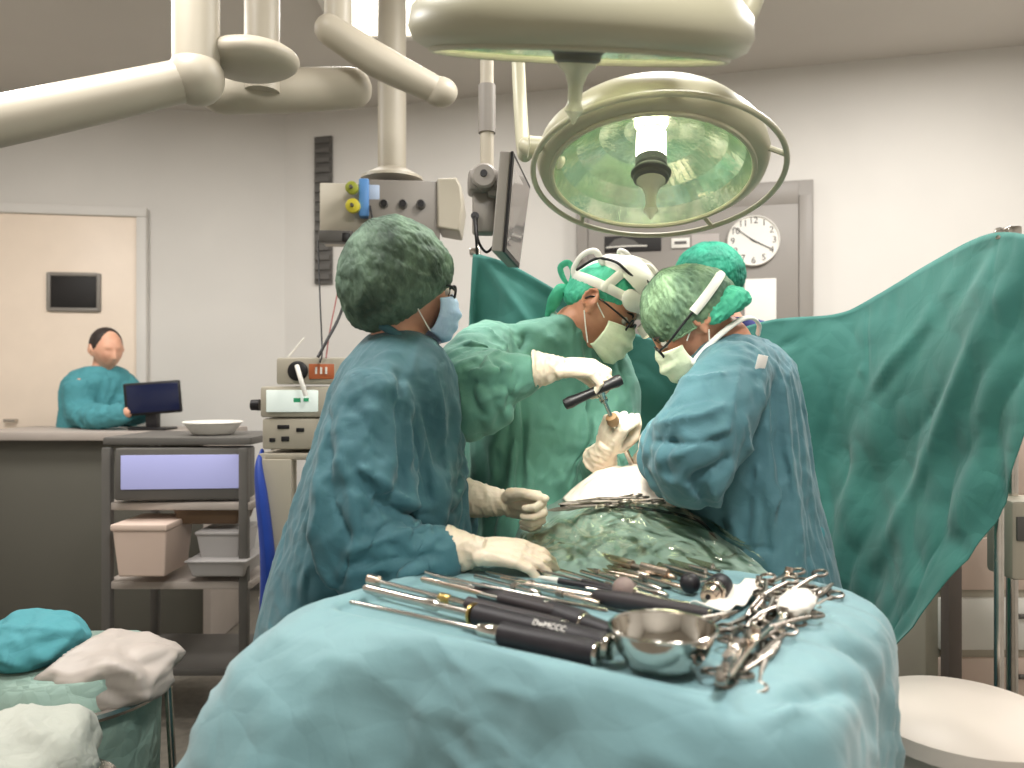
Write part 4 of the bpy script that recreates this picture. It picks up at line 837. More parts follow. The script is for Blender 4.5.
# ------------------------------------------------------------------ operating table, patient and patient drape
ot = thing('operating_table', (0.25, 1.9, 0), 'operating table carrying the draped patient', 'operating table')
mesh('mattress', box((0.25, 2.20, 0.80), (0.50, 1.30, 0.08), 0.03), M_black, ot)
mesh('leg_mattress', box((0.25, 1.12, 0.57), (0.46, 0.80, 0.07), 0.03), M_black, ot)
mesh('leg_slab', box((0.25, 1.2, 0.515), (0.44, 0.96, 0.03), 0.01), M_steel, ot)
mesh('table_slab', box((0.25, 2.20, 0.74), (0.48, 1.28, 0.04), 0.01), M_steel, ot)
mesh('column', box((0.25, 2.0, 0.42), (0.26, 0.34, 0.64), 0.03), M_steel, ot)
mesh('base', box((0.25, 1.9, 0.06), (0.42, 0.85, 0.11), 0.03), M_greyd, ot)
px_, pz_ = 0.25, 0.955
pR = np.stack([V(0, 0, 1), V(1, 0, 0), V(0, 1, 0)], 1)     # lying face up, head away from the lens
po = V(px_, 2.80, 0.975)
pparts = [(xf(v_, pR, po), f_) for v_, f_ in head_mesh()]
bodyc = [((px_, 2.69, 0.955), 0.055, 0.05), ((px_, 2.60, 0.955), 0.12, 0.07), ((px_, 2.48, 0.965), 0.19, 0.10), ((px_, 2.25, 0.97), 0.18, 0.105), ((px_ + 0.02, 2.05, 0.95), 0.165, 0.100), ((px_ + 0.03, 1.90, 0.955), 0.17, 0.105), ((px_, 1.76, 0.925), 0.175, 0.085), ((px_, 1.66, 0.90), 0.17, 0.06)]
th = np.linspace(0, 2 * np.pi, 32, endpoint=False)
pparts.append(rings([V(c) + np.stack([a_ * np.cos(th), 0 * th, b_ * np.sin(th)], 1) for c, a_, b_ in bodyc]))
for s_ in (-1, 1):
    pparts.append(tube([V(px_ + s_ * 0.09, 1.68, 0.90), V(px_ + s_ * 0.10, 1.48, 0.76), V(px_ + s_ * 0.10, 1.36, 0.68), V(px_ + s_ * 0.10, 0.90, 0.645)], [0.085, 0.06, 0.055, 0.038], 16, 24, roundcap=True))
    pparts.append(tube([V(px_ + s_ * 0.10, 0.89, 0.645), V(px_ + s_ * 0.10, 0.84, 0.74)], [0.035, 0.028], 12, roundcap=True))
    pparts.append(tube([V(px_ + s_ * 0.16, 2.52, 0.96), V(px_ + s_ * 0.215, 2.25, 0.915), V(px_ + s_ * 0.20, 2.02, 0.905)], [0.05, 0.042, 0.03], 14, 18, roundcap=True))
pparts.append(tube([po + V(0, -0.06, -0.03), V(px_, 2.64, 0.955)], [0.055, 0.06], 16, roundcap=True))
patient = mesh('person', remesh(pparts, 0.006, 2, 0.5), M_pskin, None, smooth=180)
tag(patient, 'person lying face up on the operating table, pale skin bared between green drapes', 'person')
nx, ny = 130, 150; X = np.linspace(-0.06, 0.60, nx); Y = np.linspace(1.42, 2.36, ny); GX, GY = np.meshgrid(X, Y)
cx = px_ + 0.02; bump = 0.115 * np.exp(-np.abs((GX - cx) / 0.20) ** 2.8)
front = sstep(1.50, 1.66, GY); H = 0.955 + bump * np.interp(GY, [1.42, 1.5, 1.6, 1.70, 1.78, 1.9, 2.05, 2.2, 2.36], [-0.7, 0.1, 0.5, 0.74, 0.86, 1.0, 1.0, 0.8, 0.7])
H = H + 0.02 * sstep(0.12, 0.26, np.abs(GX - cx)) * 0 - 0.32 * sstep(0.24, 0.34, np.abs(GX - cx)) 
pts = np.stack([GX, GY, H], -1).reshape(-1, 3)
pts[:, 2] += 0.007 * dirnoise(pts, (0.3, 1, 0), 14, 3, 5.0) + 0.007 * facets(pts, 9, 15.0)
ex, ey = (pts[:, 0] - 0.285) / 0.150, (pts[:, 1] - 1.915) / 0.135; inside = (ex ** 2 + ey ** 2) < 1
rim = np.exp(-((np.sqrt(ex ** 2 + ey ** 2) - 1.1) / 0.14) ** 2); pts[:, 2] += 0.010 * rim
v, f = grid(pts.reshape(ny, nx, 3)); f = [q for q in f if not inside[list(q)].all()]
pd = thing('patient_drape', (0.27, 1.9, 0.85), 'pale green sterile drape over the patient with an opening round the bared skin', 'drape')
mesh('sheet', (v, f), M_pdrape, pd, smooth=180, solid=0.003)
# exposed mound inside the opening
k = 40; U, Rr = np.meshgrid(np.linspace(0, 2 * np.pi, 120, endpoint=False), np.linspace(0.01, 1.06, 48))
mx, my = 0.285 + 0.150 * Rr * np.cos(U), 1.915 + 0.135 * Rr * np.sin(U)
mz = 1.062 + 0.074 * (1 - Rr ** 2.0) + 0.03 * (my - 1.915) + 0.009 * (facets(np.stack([mx, my, mx * 0], -1).reshape(-1, 3), 11, 6.0) * 1.0).reshape(mx.shape) + 0.004 * noise3(np.stack([mx * 20, my * 20, mx * 0], -1).reshape(-1, 3)).reshape(mx.shape)
v, f = rings(np.stack([mx, my, mz], -1), True, False)
mesh('incision_film', (v, f), mat('film over skin', (250, 240, 228), 0.25, rgb2=(246, 226, 208), vscale=12, coat=0.3, crumple=0.3, cscale=20), pd, smooth=180, solid=0.003, label='shiny film stretched over pale skin')
# crinkled plastic film over the near part of the drape
nx, ny = 90, 60; X = np.linspace(-0.02, 0.50, nx); Y = np.linspace(1.50, 1.77, ny); GX, GY = np.meshgrid(X, Y)
H = 0.955 + 0.115 * np.exp(-np.abs((GX - cx) / 0.20) ** 2.8) * np.interp(GY, [1.5, 1.6, 1.70, 1.78, 1.9], [0.2, 0.5, 0.74, 0.86, 1.0]) - 0.32 * sstep(0.24, 0.34, np.abs(GX - cx)) + 0.020
pts = np.stack([GX, GY, H], -1).reshape(-1, 3); pts[:, 2] += 0.012 * facets(pts * V(1, 0.5, 1), 12, 25.0) + 0.010 * dirnoise(pts, (-0.5, 1, 0), 18, 5, 35.0)
mesh('plastic_film', grid(pts.reshape(ny, nx, 3)), M_film, pd, smooth=180, label='crinkled clear plastic film')
v, f = ellipsoid((0.415, 1.80, 1.075), (0.055, 0.045, 0.018)); v = v + 0.012 * noise3(v * 40)[:, None]
gz = mesh('gauze_swab', (v, f), M_gauze, None, smooth=180); tag(gz, 'crumpled white gauze swab on the drape beside the bending assistant', 'gauze')

# ------------------------------------------------------------------ anaesthesia screen: poles and the big drape
colsP = [
    [(473, 253, 2.56), (468, 330, 2.58), (462, 430, 2.58), (455, 560, 2.58), (450, 700, 2.58)],
    [(486, 256, 2.55), (484, 330, 2.60), (484, 430, 2.60), (482, 560, 2.6), (480, 700, 2.6)],
    [(512, 265, 2.54), (510, 340, 2.54), (508, 430, 2.55), (506, 560, 2.55), (505, 700, 2.55)],
    [(548, 285, 2.53), (545, 350, 2.56), (543, 430, 2.56), (540, 560, 2.56), (540, 700, 2.56)],
    [(600, 316, 2.52), (600, 370, 2.52), (600, 430, 2.52), (600, 560, 2.52), (600, 700, 2.52)],
    [(650, 338, 2.50), (650, 385, 2.49), (650, 440, 2.50), (650, 560, 2.50), (650, 700, 2.5)],
    [(705, 338, 2.48), (705, 380, 2.48), (705, 440, 2.48), (703, 560, 2.48), (703, 700, 2.48)],
    [(770, 320, 2.42), (768, 378, 2.40), (766, 440, 2.42), (764, 560, 2.42), (762, 700, 2.42)],
    [(835, 314, 2.30), (832, 378, 2.28), (826, 450, 2.32), (812, 560, 2.34), (800, 700, 2.36)],
    [(868, 300, 2.20), (865, 380, 2.16), (856, 460, 2.20), (836, 560, 2.24), (815, 700, 2.3)],
    [(925, 266, 1.98), (920, 370, 1.95), (905, 470, 2.0), (870, 580, 2.10), (830, 700, 2.2)],
    [(972, 240, 1.78), (962, 350, 1.78), (942, 470, 1.86), (895, 590, 1.98), (838, 700, 2.12)],
    [(1003, 232, 1.66), (990, 340, 1.68), (965, 465, 1.76), (912, 585, 1.90), (842, 695, 2.06)],
    [(1040, 238, 1.56), (1026, 340, 1.60), (992, 470, 1.68), (930, 590, 1.84), (848, 690, 2.02)],
    [(1068, 250, 1.50), (1046, 360, 1.55), (1006, 480, 1.64), (938, 590, 1.80), (852, 684, 1.99)]]
C_ = []
for c in colsP:
    pts = [P(*x) for x in c]; lastp = pts[-1]; zb = 0.30 if c[0][0] < 860 else lastp[2] - 0.02
    if c[0][0] < 900: pts.append(V(lastp[0], lastp[1], min(zb, lastp[2] - 0.05)))
    else: pts.append(lastp + V(-0.05, 0.02, -0.08))
    C_.append(catmull(pts, 90))
C_ = np.array(C_); G = np.array([catmull(C_[:, i], 260) for i in range(90)]); v, f = grid(G); q = np.array(f); N = normals(v, q)
vv = np.repeat(np.linspace(0, 1, 90), 260); uu = np.tile(np.linspace(0, 1, 260), 90)
d = 0.004 * dirnoise(v, (0.5, 0.2, -0.7), 9, 2, 2.0) + (0.35 + vv) * 0.016 * dirnoise(v, (-0.35, 0.25, -1), 6.0, 0.7, 6.0) * (1 - np.exp(-vv / 0.08))
d += sstep(0.75, 0.95, uu) * 0.016 * dirnoise(v, (-0.35, 0.3, -0.9), 7.5, 0.6, 16.0)
for c in [(P(476, 258, 2.55), P(470, 340, 2.58), 0.012, -0.015), (P(490, 262, 2.55), P(590, 325, 2.52), 0.014, 0.012), (P(484, 262, 2.55), P(545, 345, 2.54), 0.016, -0.016), (P(772, 378, 2.4), P(900, 366, 2.1), 0.007, -0.010),
          (P(867, 302, 2.2), P(865, 380, 2.16), 0.006, 0.006), (P(870, 300, 2.2), P(775, 350, 2.4), 0.014, 0.012), (P(930, 320, 1.95), P(790, 470, 2.38), 0.022, -0.022), (P(985, 250, 1.72), P(820, 440, 2.3), 0.03, 0.020),
          (P(1000, 300, 1.68), P(870, 560, 2.1), 0.03, -0.022), (P(580, 377, 2.5), P(690, 381, 2.5), 0.006, -0.008)]:
    d += crease(v, *c)
v = v + N * (d * np.minimum(1, vv / 0.02 + 0.15))[:, None]
sd_ = mesh('screen_drape', (v, f), M_screen, None, smooth=180, solid=0.002); tag(sd_, 'large green cloth screen hung across behind the surgeons up to a pole', 'drape')
for (px, py, D, lb, pz0) in ((474, 246, 2.57, 'slim steel stand holding up the screen drape beside the monitor', 0), (1012, 226, 1.655, 'slim steel stand at the raised outer end of the screen drape', 0)):
    p = P(px, py, D); p = p + V(0.01, 0.06, 0); t = thing('drape_stand', (p[0], p[1], 0), lb, 'stand', 'drape stands')
    mesh('pole', lathe([(0.02, 0.010), (p[2], 0.010), (p[2] + 0.008, 0.006)], (p[0], p[1], 0), Z, 14), M_steel, t)
    mesh('foot', join([box((p[0], p[1], 0.018), (0.5, 0.035, 0.03), 0.006), box((p[0], p[1], 0.018), (0.035, 0.4, 0.03), 0.006)]), M_steel, t)
    mesh('clip', box(P(px, py + 6, D) + V(0, 0.012, 0), (0.03, 0.05, 0.024), 0.005), M_steel, t)
# ------------------------------------------------------------------ operating lamps
M_lampb = mat('lamp enamel', (176, 172, 148), 0.38, var=0.04)
M_reflect = mat('facetted reflector', (236, 242, 222), 0.15, 1.0, rgb2=(190, 212, 186), vscale=22, bump=0.35, bscale=45)
M_lglass = mat('lamp glass', (235, 245, 235), 0.03, alpha=0.10)
M_bulb = mat('glowing bulb', (255, 250, 235), 0.3, emit=(255, 246, 220), estr=30.0)
M_handle = mat('sterile clear handle', (232, 232, 204), 0.15, alpha=0.62, coat=0.5)
def ring_bowl(prof, o, ax, n, wob=0.0):
    return lathe(prof, o, ax, n, caps=False)
def op_lamp(c, nrm, rad, label, arm, spot=0.0, ringhandle=True, aim=None):
    nrm = unit(nrm); t = thing('operating_lamp', c, label, 'operating lamp', 'operating lamps')
    u = unit(np.cross(nrm, (0, 1, 0))); w = np.cross(nrm, u); r = rad
    # nrm points out of the opening, towards the patient
    mesh('housing', ring_bowl([(0.012, r * 0.86), (0.010, r * 0.90), (0.0, r * 0.97), (-0.02, r), (-0.05, r * 0.98), (-0.09, r * 0.86), (-0.125, r * 0.62), (-0.145, r * 0.30), (-0.15, 0.001)], c, nrm, 72), M_lampb, t, smooth=60)
    fac = []; nf = 64; pr = [(0.006, r * 0.865), (-0.03, r * 0.80), (-0.065, r * 0.66), (-0.095, r * 0.46), (-0.11, r * 0.24), (-0.115, r * 0.10)]
    mesh('reflector', ring_bowl(pr, c, nrm, nf), M_reflect, t, smooth=0)
    mesh('rim', torus(c + nrm * 0.012, r * 0.865, 0.006, nrm, 72, 8), M_lampb, t)
    mesh('front_glass', lathe([(0.004, r * 0.86), (0.007, r * 0.86)], c, nrm, 64), M_lglass, t)
    mesh('bulb', lathe([(-0.105, 0.022), (-0.10, 0.034), (-0.045, 0.034), (-0.04, 0.028)], c, nrm, 28), M_bulb, t)
    mesh('filter_collar', lathe([(-0.036, 0.030), (-0.034, 0.036), (-0.016, 0.036), (-0.012, 0.032), (0.002, 0.046), (0.006, 0.046), (0.012, 0.040), (0.02, 0.040), (0.026, 0.030)], c, nrm, 32), M_greyd, t)
    h = mesh('grip', lathe([(0.012, 0.030), (0.02, 0.034), (0.03, 0.032), (0.04, 0.020), (0.06, 0.013), (0.085, 0.012), (0.10, 0.017), (0.108, 0.010), (0.122, 0.002)], c, nrm, 28), M_handle, t, label='translucent sterile grip')
    mesh('grip_core', lathe([(0.02, 0.008), (0.085, 0.006)], c, nrm, 14), M_greyd, h)
    if ringhandle:
        rl = mesh('rail_handle', torus(c + nrm * 0.008 + V(0.012, 0, 0), r * 1.075, 0.0065, nrm, 90, 10), M_lampb, t)
        for k in range(5):
            x = k * 2 * math.pi / 5 + 0.4; d_ = math.cos(x) * u + math.sin(x) * w
            mesh('standoff', tube([c - nrm * 0.012 + d_ * r * 0.985, c + nrm * 0.008 + d_ * r * 1.07 + V(0.012, 0, 0)], 0.006, 8), M_lampb, rl)
    for i, (pts, rr, fl) in enumerate(arm): mesh('arm', tube(pts, rr, 16, 26 if len(pts) > 2 else 0, flat=fl, roundcap=True), M_lampb, t)
    if spot:
        l = bpy.data.lights.new('lamp_beam', 'SPOT'); l.energy = spot; l.spot_size = math.radians(48); l.spot_blend = 0.7; l.shadow_soft_size = 0.14; l.color = (1.0, 0.975, 0.90)
        lo = bpy.data.objects.new('lamp_beam', l); COL.objects.link(lo); lo.parent = t
        bd = unit(V(aim) - c - nrm * 0.16) if aim is not None else nrm
        lo.rotation_euler = Vector(-bd).to_track_quat('Z', 'Y').to_euler(); lo.location = tuple(nrm * 0.16)
    return t
c1 = P(651, 172, 1.76); n1 = unit(V(-0.06, -0.30, -0.95))
op_lamp(c1, n1, 0.262, 'round operating lamp with faceted reflector and tubular rail, tilted above the surgeons', 
        [([P(556, 160, 1.80), P(540, 152, 1.82), P(527, 146, 1.84)], 0.022, 1.0), ([P(528, 146, 1.84), P(524, 152, 1.9), P(520, 100, 2.0), P(516, 10, 2.05)], 0.018, 1.0), ([P(516, 10, 2.05), P(515, -120, 2.05), P(514, -265, 2.05)], 0.03, 1.0)], spot=16, aim=(0.285, 1.92, 1.1))
mesh_l = [o for o in COL.objects if o.name.startswith('operating_lamp')][0]
mesh('arm_joint', join([lathe([(-0.03, 0.026), (0.03, 0.026)], P(541, 148, 1.82), unit(V(1, 0.1, -0.05)), 24), lathe([(-0.022, 0.018), (0.022, 0.018)], P(545, 156, 1.79), unit(V(1, 0.3, -0.6)), 20)]), M_lampb, mesh_l)
c2 = P(578, 48, 1.30); n2 = unit(V(-0.04, 0.35, -0.93))
op_lamp(c2, n2, 0.285, 'upper operating lamp seen edge-on overhead, clear grip hanging under it',
        [([P(700, 20, 1.36), P(742, 20, 1.40), P(745, -40, 1.42), P(640, -120, 1.5)], 0.022, 1.0), ([P(640, -120, 1.5), P(514, -225, 1.9)], 0.03, 1.0)], spot=34, ringhandle=False, aim=(0.27, 1.90, 1.1))

# ------------------------------------------------------------------ ceiling suspension arms (upper left)
sa = thing('suspension_arm', V(*P(195, 80, 2.3)[:2], CEIL), 'thick cream ceiling arm with a vertical drop and a long horizontal boom', 'ceiling arm')
e_ = P(196, 78, 2.1)
mesh('boom', tube([P(-140, 150, 1.75), P(60, 108, 1.95), e_], [0.062, 0.060, 0.055], 18, 14, roundcap=True), M_beige, sa)
mesh('drop_tube', lathe([(-0.02, 0.062), (CEIL - e_[2], 0.062)], e_, Z, 24), M_beige, sa)
mesh('elbow', ellipsoid(e_, (0.075, 0.075, 0.075)), M_beige, sa)
sb = thing('suspension_arm', P(330, 20, 2.6), 'grey padded spring arm under the ceiling leading to the boom column', 'ceiling arm')
mesh('spring_arm', tube([P(222, 92, 2.45), P(300, 90, 2.55), P(352, 88, 2.65)], [0.070, 0.072, 0.070], 18, 14, roundcap=True, flat=0.9), M_beige, sb)
mesh('upper_arm', tube([P(330, 30, 2.5), P(380, 62, 2.55), P(440, 92, 2.6)], [0.05, 0.056, 0.045], 18, 14, roundcap=True), M_beige, sb)
q_ = P(262, 92, 2.45); mesh('mount_post', lathe([(0, 0.055), (CEIL - q_[2], 0.055)], q_, Z, 20), M_beige, sb)
q_ = P(338, 34, 2.52); mesh('mount_post', lathe([(0, 0.045), (CEIL - q_[2], 0.045)], q_, Z, 20), M_beige, sb)
mesh('knuckle', ellipsoid(P(440, 92, 2.6), (0.06, 0.05, 0.05)), M_beige, sb)
mesh('hub_cap', ellipsoid(P(250, 60, 2.2), (0.14, 0.12, 0.05)), M_beige, sb)

# ------------------------------------------------------------------ gas boom (ceiling pendant)
D = 2.95; bm_ = thing('supply_boom', P(390, 240, D), 'grey ceiling supply boom with round gas outlets, cream end cap and yellow valves', 'medical boom')
Rb = frame(V(1, 0.10, 0.0), Z)
def bb(x0, y0, x1, y1, D0, dep, bev=0.006): 
    a, b = P(x0, y0, D0), P(x1, y1, D0); c = (a + b) / 2 + V(0, dep / 2, 0); return box(c, (abs(b[0] - a[0]), dep, abs(a[2] - b[2])), bev, Rb)
mesh('housing', bb(366, 180, 437, 240, D, 0.22), M_grey, bm_)
pc = P(437, 178, D); mesh('end_cap', prism(np.array([(0, 0), (0.075, 0.004), (0.092, -0.03), (0.100, -0.10), (0.085, -0.205), (0.0, -0.19)]), 0, 0.20, None, pc), M_beige, bm_, bev=0.008)
mesh('socket_rail', bb(318, 183, 366, 240, D + 0.02, 0.16), M_beige, bm_)
mesh('lower_lip', bb(318, 230, 352, 242, D - 0.0, 0.05), M_greyd, bm_)
for x, lb in ((384, 0), (403, 0), (421, 0)):
    p = P(x, 204, D - 0.004); o = mesh('gas_outlet', lathe([(-0.01, 0.0175), (0.008, 0.0175), (0.010, 0.014), (0.002, 0.012)], p, (0, -1, 0), 24), M_greyd, bm_)
    mesh('outlet_bore', lathe([(0.003, 0.0115), (0.0095, 0.0115)], p, (0, -1, 0), 20), M_black, o)
colx = P(392, 100, D + 0.12)
mesh('column', lathe([(0, 0.056), (CEIL - P(392, 178, D + 0.12)[2], 0.056)], P(392, 178, D + 0.12), Z, 28), M_beige, bm_)
mesh('column_foot', lathe([(0, 0.125), (0.012, 0.122), (0.03, 0.09), (0.045, 0.062)], P(392, 181, D + 0.12), Z, 32), M_beige, bm_)
M_yel = mat('yellow valve', (196, 184, 50), 0.45); M_olive = mat('olive valve', (140, 146, 44), 0.45)
for (x, y, m_, r_) in ((353, 206, M_yel, 0.027), (352, 188, M_olive, 0.024)):
    p = P(x, y, D - 0.03); vv_ = mesh('valve_knob', lathe([(-0.03, 0.012), (-0.012, 0.012), (-0.010, r_), (0.010, r_), (0.014, r_ * 0.7)], p, (0, -1, 0), 18), m_, bm_)
    mesh('valve_stem', lathe([(0.014, 0.007), (0.028, 0.006)], p, (0, -1, 0), 12), M_greyd, vv_)
mesh('blue_bracket', bb(358, 178, 368, 216, D - 0.02, 0.06), mat('light blue metal', (84, 134, 190), 0.4), bm_)
mesh('pale_cover', bb(368, 184, 380, 200, D - 0.012, 0.02), mat('pale blue cover', (168, 184, 208), 0.5), bm_)
mesh('plug', bb(341, 232, 349, 242, D - 0.06, 0.05), M_black, bm_); mesh('plug', bb(353, 234, 359, 241, D - 0.06, 0.05), M_black, bm_)
cables = [([P(318, 240, D), P(320, 300, D - 0.1), P(322, 350, D - 0.3), P(320, 362, 2.58)], 0.003, 'thin black cable hanging straight from the boom to the stacked devices', M_cable),
          ([P(346, 242, D), P(338, 290, D - 0.1), P(330, 330, D - 0.3), P(326, 358, 2.60)], 0.003, 'thin reddish tube hanging from the boom to the stacked devices', mat('red tube', (150, 100, 96), 0.5)),
          ([P(356, 240, D), P(350, 280, 2.8), P(340, 315, 2.66), P(326, 342, 2.58), P(318, 357, 2.55)], 0.0055, 'thick black cable curving from the boom plug behind the nurse', M_cable),
          ([P(370, 206, D - 0.02), P(373, 225, D - 0.05), P(372, 245, D - 0.02), P(372, 262, D + 0.05)], 0.004, 'short black lead looping below the blue bracket', M_cable)]
for pts, r_, lb, m_ in cables: tag(mesh('cable', tube(pts, r_, 8, 30), m_, None), lb, 'cable')

# ------------------------------------------------------------------ monitor on its pole
mo = thing('monitor', P(506, 205, 2.25), 'flat grey monitor seen nearly edge-on on a ceiling pole', 'monitor')
a0, a1 = P(512, 151, 2.10), P(529, 186, 2.46); b0, b1 = P(503.5, 252, 2.10), P(518, 268, 2.46)
nx_ = unit(np.cross(a1 - a0, b0 - a0)); nx_ = nx_ * np.sign(nx_[0])
def slab(f0, f1, inset=0.0):
    c = (a0 + a1 + b0 + b1) / 4; cs = [x + (c - x) * inset for x in (a0, a1, b1, b0)]
    return rings([[x + nx_ * f0 for x in cs], [x + nx_ * f1 for x in cs]])
mesh('housing', slab(-0.034, -0.003), M_grey, mo, smooth=0, bev=0.004)
mesh('bezel', slab(-0.003, 0.004), M_black, mo, smooth=0, bev=0.001)
mesh('screen', slab(0.0045, 0.0055, 0.09), mat('dark glossy screen', (150, 142, 138), 0.08, coat=0.6), mo, smooth=0)
mesh('bracket_upper', bb(467, 168, 499, 190, 2.22, 0.10, 0.012), M_grey, mo)
p = P(484, 176, 2.20); kb = mesh('pivot_knob', lathe([(-0.04, 0.036), (0.006, 0.036), (0.012, 0.030)], p, (0, -1, 0), 32), M_grey, mo)
mesh('knob_bolt', lathe([(0.010, 0.011), (0.016, 0.010)], p + V(0, 0, 0.005), (0, -1, 0), 16), M_black, kb)
mesh('bracket_lower', bb(472, 190, 495, 232, 2.25, 0.07, 0.01), M_grey, mo)
mesh('arm_plate', box(P(498, 190, 2.26), (0.06, 0.06, 0.05), 0.008), M_grey, mo)
q_ = P(487, 167, 2.27); mesh('pole', lathe([(-0.02, 0.020), (CEIL - q_[2], 0.020)], q_, Z, 20), M_beige, mo)
mesh('pole_sleeve', lathe([(0.10, 0.026), (0.24, 0.026)], q_, Z, 20), M_grey, mo)
for pts in ([P(476, 218, 2.24), P(478, 240, 2.22), P(486, 252, 2.25), P(494, 246, 2.28)], [P(474, 216, 2.24), P(476, 236, 2.24), P(477, 254, 2.3)]):
    mesh('lead', tube(pts, 0.004, 8, 18), M_cable, mo)
mesh('cable_port', lathe([(-0.004, 0.010), (0.010, 0.012)], P(475, 217, 2.25), (0, -1, 0.2), 16), M_black, mo)

# ------------------------------------------------------------------ device stack behind the nurse
D = 2.62
cart = thing('device_cart', P(300, 560, D + 0.2) * V(1, 1, 0), 'narrow trolley with cream shelves carrying the stacked devices behind the nurse', 'cart')
x0, x1 = P(262, 0, D)[0], P(380, 0, D)[0]; yc = D + 0.18
sz = [P(0, 453, D)[2], 0.62, 0.25]
for z_ in sz: mesh('shelf', box(((x0 + x1) / 2, yc, z_ - 0.012), (x1 - x0 + 0.02, 0.38, 0.022), 0.005), M_beige, cart)
for sx in (x0 + 0.005, x1 - 0.005):
    for sy in (yc - 0.18, yc + 0.18): mesh('post', box((sx, sy, (sz[0] + 0.05) / 2), (0.022, 0.022, sz[0] - 0.06), 0.004), M_beige, cart)
mesh('side_panel', box((x0 + 0.055, yc - 0.195, (sz[0] + 0.3) / 2), (0.10, 0.012, sz[0] - 0.34), 0.004), M_beige, cart)
def device(nm, x0, y0, x1, y1, D0, dep, m_, label):
    a, b = P(x0, y0, D0), P(x1, y1, D0); t = thing(nm, V((a[0] + b[0]) / 2, D0 + dep / 2, b[2]), label, 'medical device')
    mesh('case', box(((a[0] + b[0]) / 2, D0 + dep / 2, (a[2] + b[2]) / 2), (b[0] - a[0], dep, a[2] - b[2] - 0.004), 0.008), m_, t); return t
d3 = device('suction_unit', 262, 418, 362, 450, D, 0.34, M_beige, 'cream device with dark sockets, lowest of the stack behind the nurse')
for x, y, w_, h_ in ((283, 427, 12, 4), (272, 440, 6, 4), (285, 439, 8, 5), (300, 430, 8, 4)): mesh('socket', bb(x - w_ / 2, y - h_ / 2, x + w_ / 2, y + h_ / 2, D - 0.004, 0.01, 0.002), M_black, d3)
d2 = device('patient_monitor', 260, 386, 362, 418, D, 0.34, M_beige, 'cream device with a pale display and green traces, middle of the stack')
dsp = mesh('display', bb(267, 390, 345, 412, D - 0.004, 0.01, 0.002), mat('pale display', (226, 234, 228), 0.3, emit=(220, 235, 226), estr=0.25), d2)
for x, w_ in ((274, 6), (281, 5), (287, 4), (297, 7), (306, 5)):
    mesh('trace', bb(x - w_ / 2, 398, x + w_ / 2, 399.5 + w_ * 0.4, D - 0.007, 0.004, 0), mat('green trace', (40, 160, 110), 0.5), dsp)
mesh('side_knob', lathe([(0, 0.02), (0.03, 0.018)], P(260, 405, D + 0.06), (-1, 0, 0), 18), M_black, d2)
d1 = device('insufflator', 276, 357, 362, 385, D, 0.30, M_beige, 'cream device with a round dark port and an orange panel on top of the stack')
pt = mesh('round_port', lathe([(-0.005, 0.034), (0.006, 0.034), (0.010, 0.028)], P(298, 371, D), (0, -1, 0), 28), M_black, d1)
mesh('tube_stub', tube([P(297, 366, D - 0.02), P(301, 380, D - 0.06), P(306, 396, D - 0.06)], 0.008, 10, 14), M_white, pt)
mesh('orange_panel', bb(309, 364, 335, 379, D - 0.004, 0.008, 0.001), mat('orange panel', (178, 96, 56), 0.5), d1)
for x in (316, 321, 326): mesh('panel_mark', bb(x - 1, 367, x + 1, 374, D - 0.007, 0.004, 0), M_white, d1)
an = tag(mesh('antenna_rod', tube([P(288, 357, 2.75), P(304, 338, 2.75)], 0.003, 8), M_white, None), 'thin white rod sticking up behind the device stack', 'rod')
bs = tag(mesh('hanging_bag', tube([P(262, 452, D + 0.02), P(259, 468, D - 0.02), P(262, 500, D - 0.03), P(268, 560, D - 0.02), P(266, 620, D + 0.0), P(264, 660, D + 0.03)], [0.012, 0.022, 0.034, 0.042, 0.036, 0.012], 14, 36, roundcap=True, flat=0.6), M_blue, None), 'limp blue bag hanging from the upper shelf of the device cart', 'bag')

# ------------------------------------------------------------------ left background: desk, laptop, trolley with screen
M_desk = mat('grey worktop', (170, 160, 152), 0.5, var=0.06)
D = 3.9
dk = thing('desk', P(110, 560, D + 0.2) * V(1, 1, 0), 'long pale grey desk where the person in teal scrubs works', 'desk')
zt = P(0, 432, D)[2]; xa, xb = P(-30, 0, D)[0], P(212, 0, D)[0]
mesh('worktop', box(((xa + xb) / 2, D + 0.25, zt - 0.02), (xb - xa, 0.55, 0.045), 0.006), M_desk, dk)
mesh('front_panel', box(((xa + xb) / 2, D + 0.06, (zt - 0.04) / 2), (xb - xa - 0.06, 0.03, zt - 0.05), 0.004), mat('dark olive panel', (88, 86, 78), 0.6), dk)
for x in (xa + 0.03, xb - 0.03): mesh('side_panel', box((x, D + 0.26, (zt - 0.04) / 2), (0.04, 0.5, zt - 0.05), 0.004), M_desk, dk)
lp = thing('desktop_screen', P(152, 425, D + 0.15), 'dark screen standing on the desk in front of the person in teal', 'screen')
Rl = frame(V(1, 0.15, 0.08), Z)
mesh('panel', box(P(153, 398, D + 0.12), (0.28, 0.03, 0.17), 0.008, Rl), M_black, lp)
mesh('glass', box(P(153, 398, D + 0.10), (0.255, 0.008, 0.145), 0.002, Rl), mat('navy screen', (26, 32, 60), 0.15), lp)
mesh('stand', box(P(153, 422, D + 0.14), (0.06, 0.05, 0.10), 0.006), M_black, lp)
mesh('foot', box(V(*P(153, 430, D + 0.14)[:2], zt + 0.010), (0.20, 0.14, 0.014), 0.005), M_black, lp)
D = 3.0
tr = thing('equipment_trolley', P(175, 600, D + 0.2) * V(1, 1, 0), 'dark-framed trolley with a lit lavender screen and crowded shelves', 'trolley')
xa, xb = P(104, 0, D)[0], P(252, 0, D)[0]
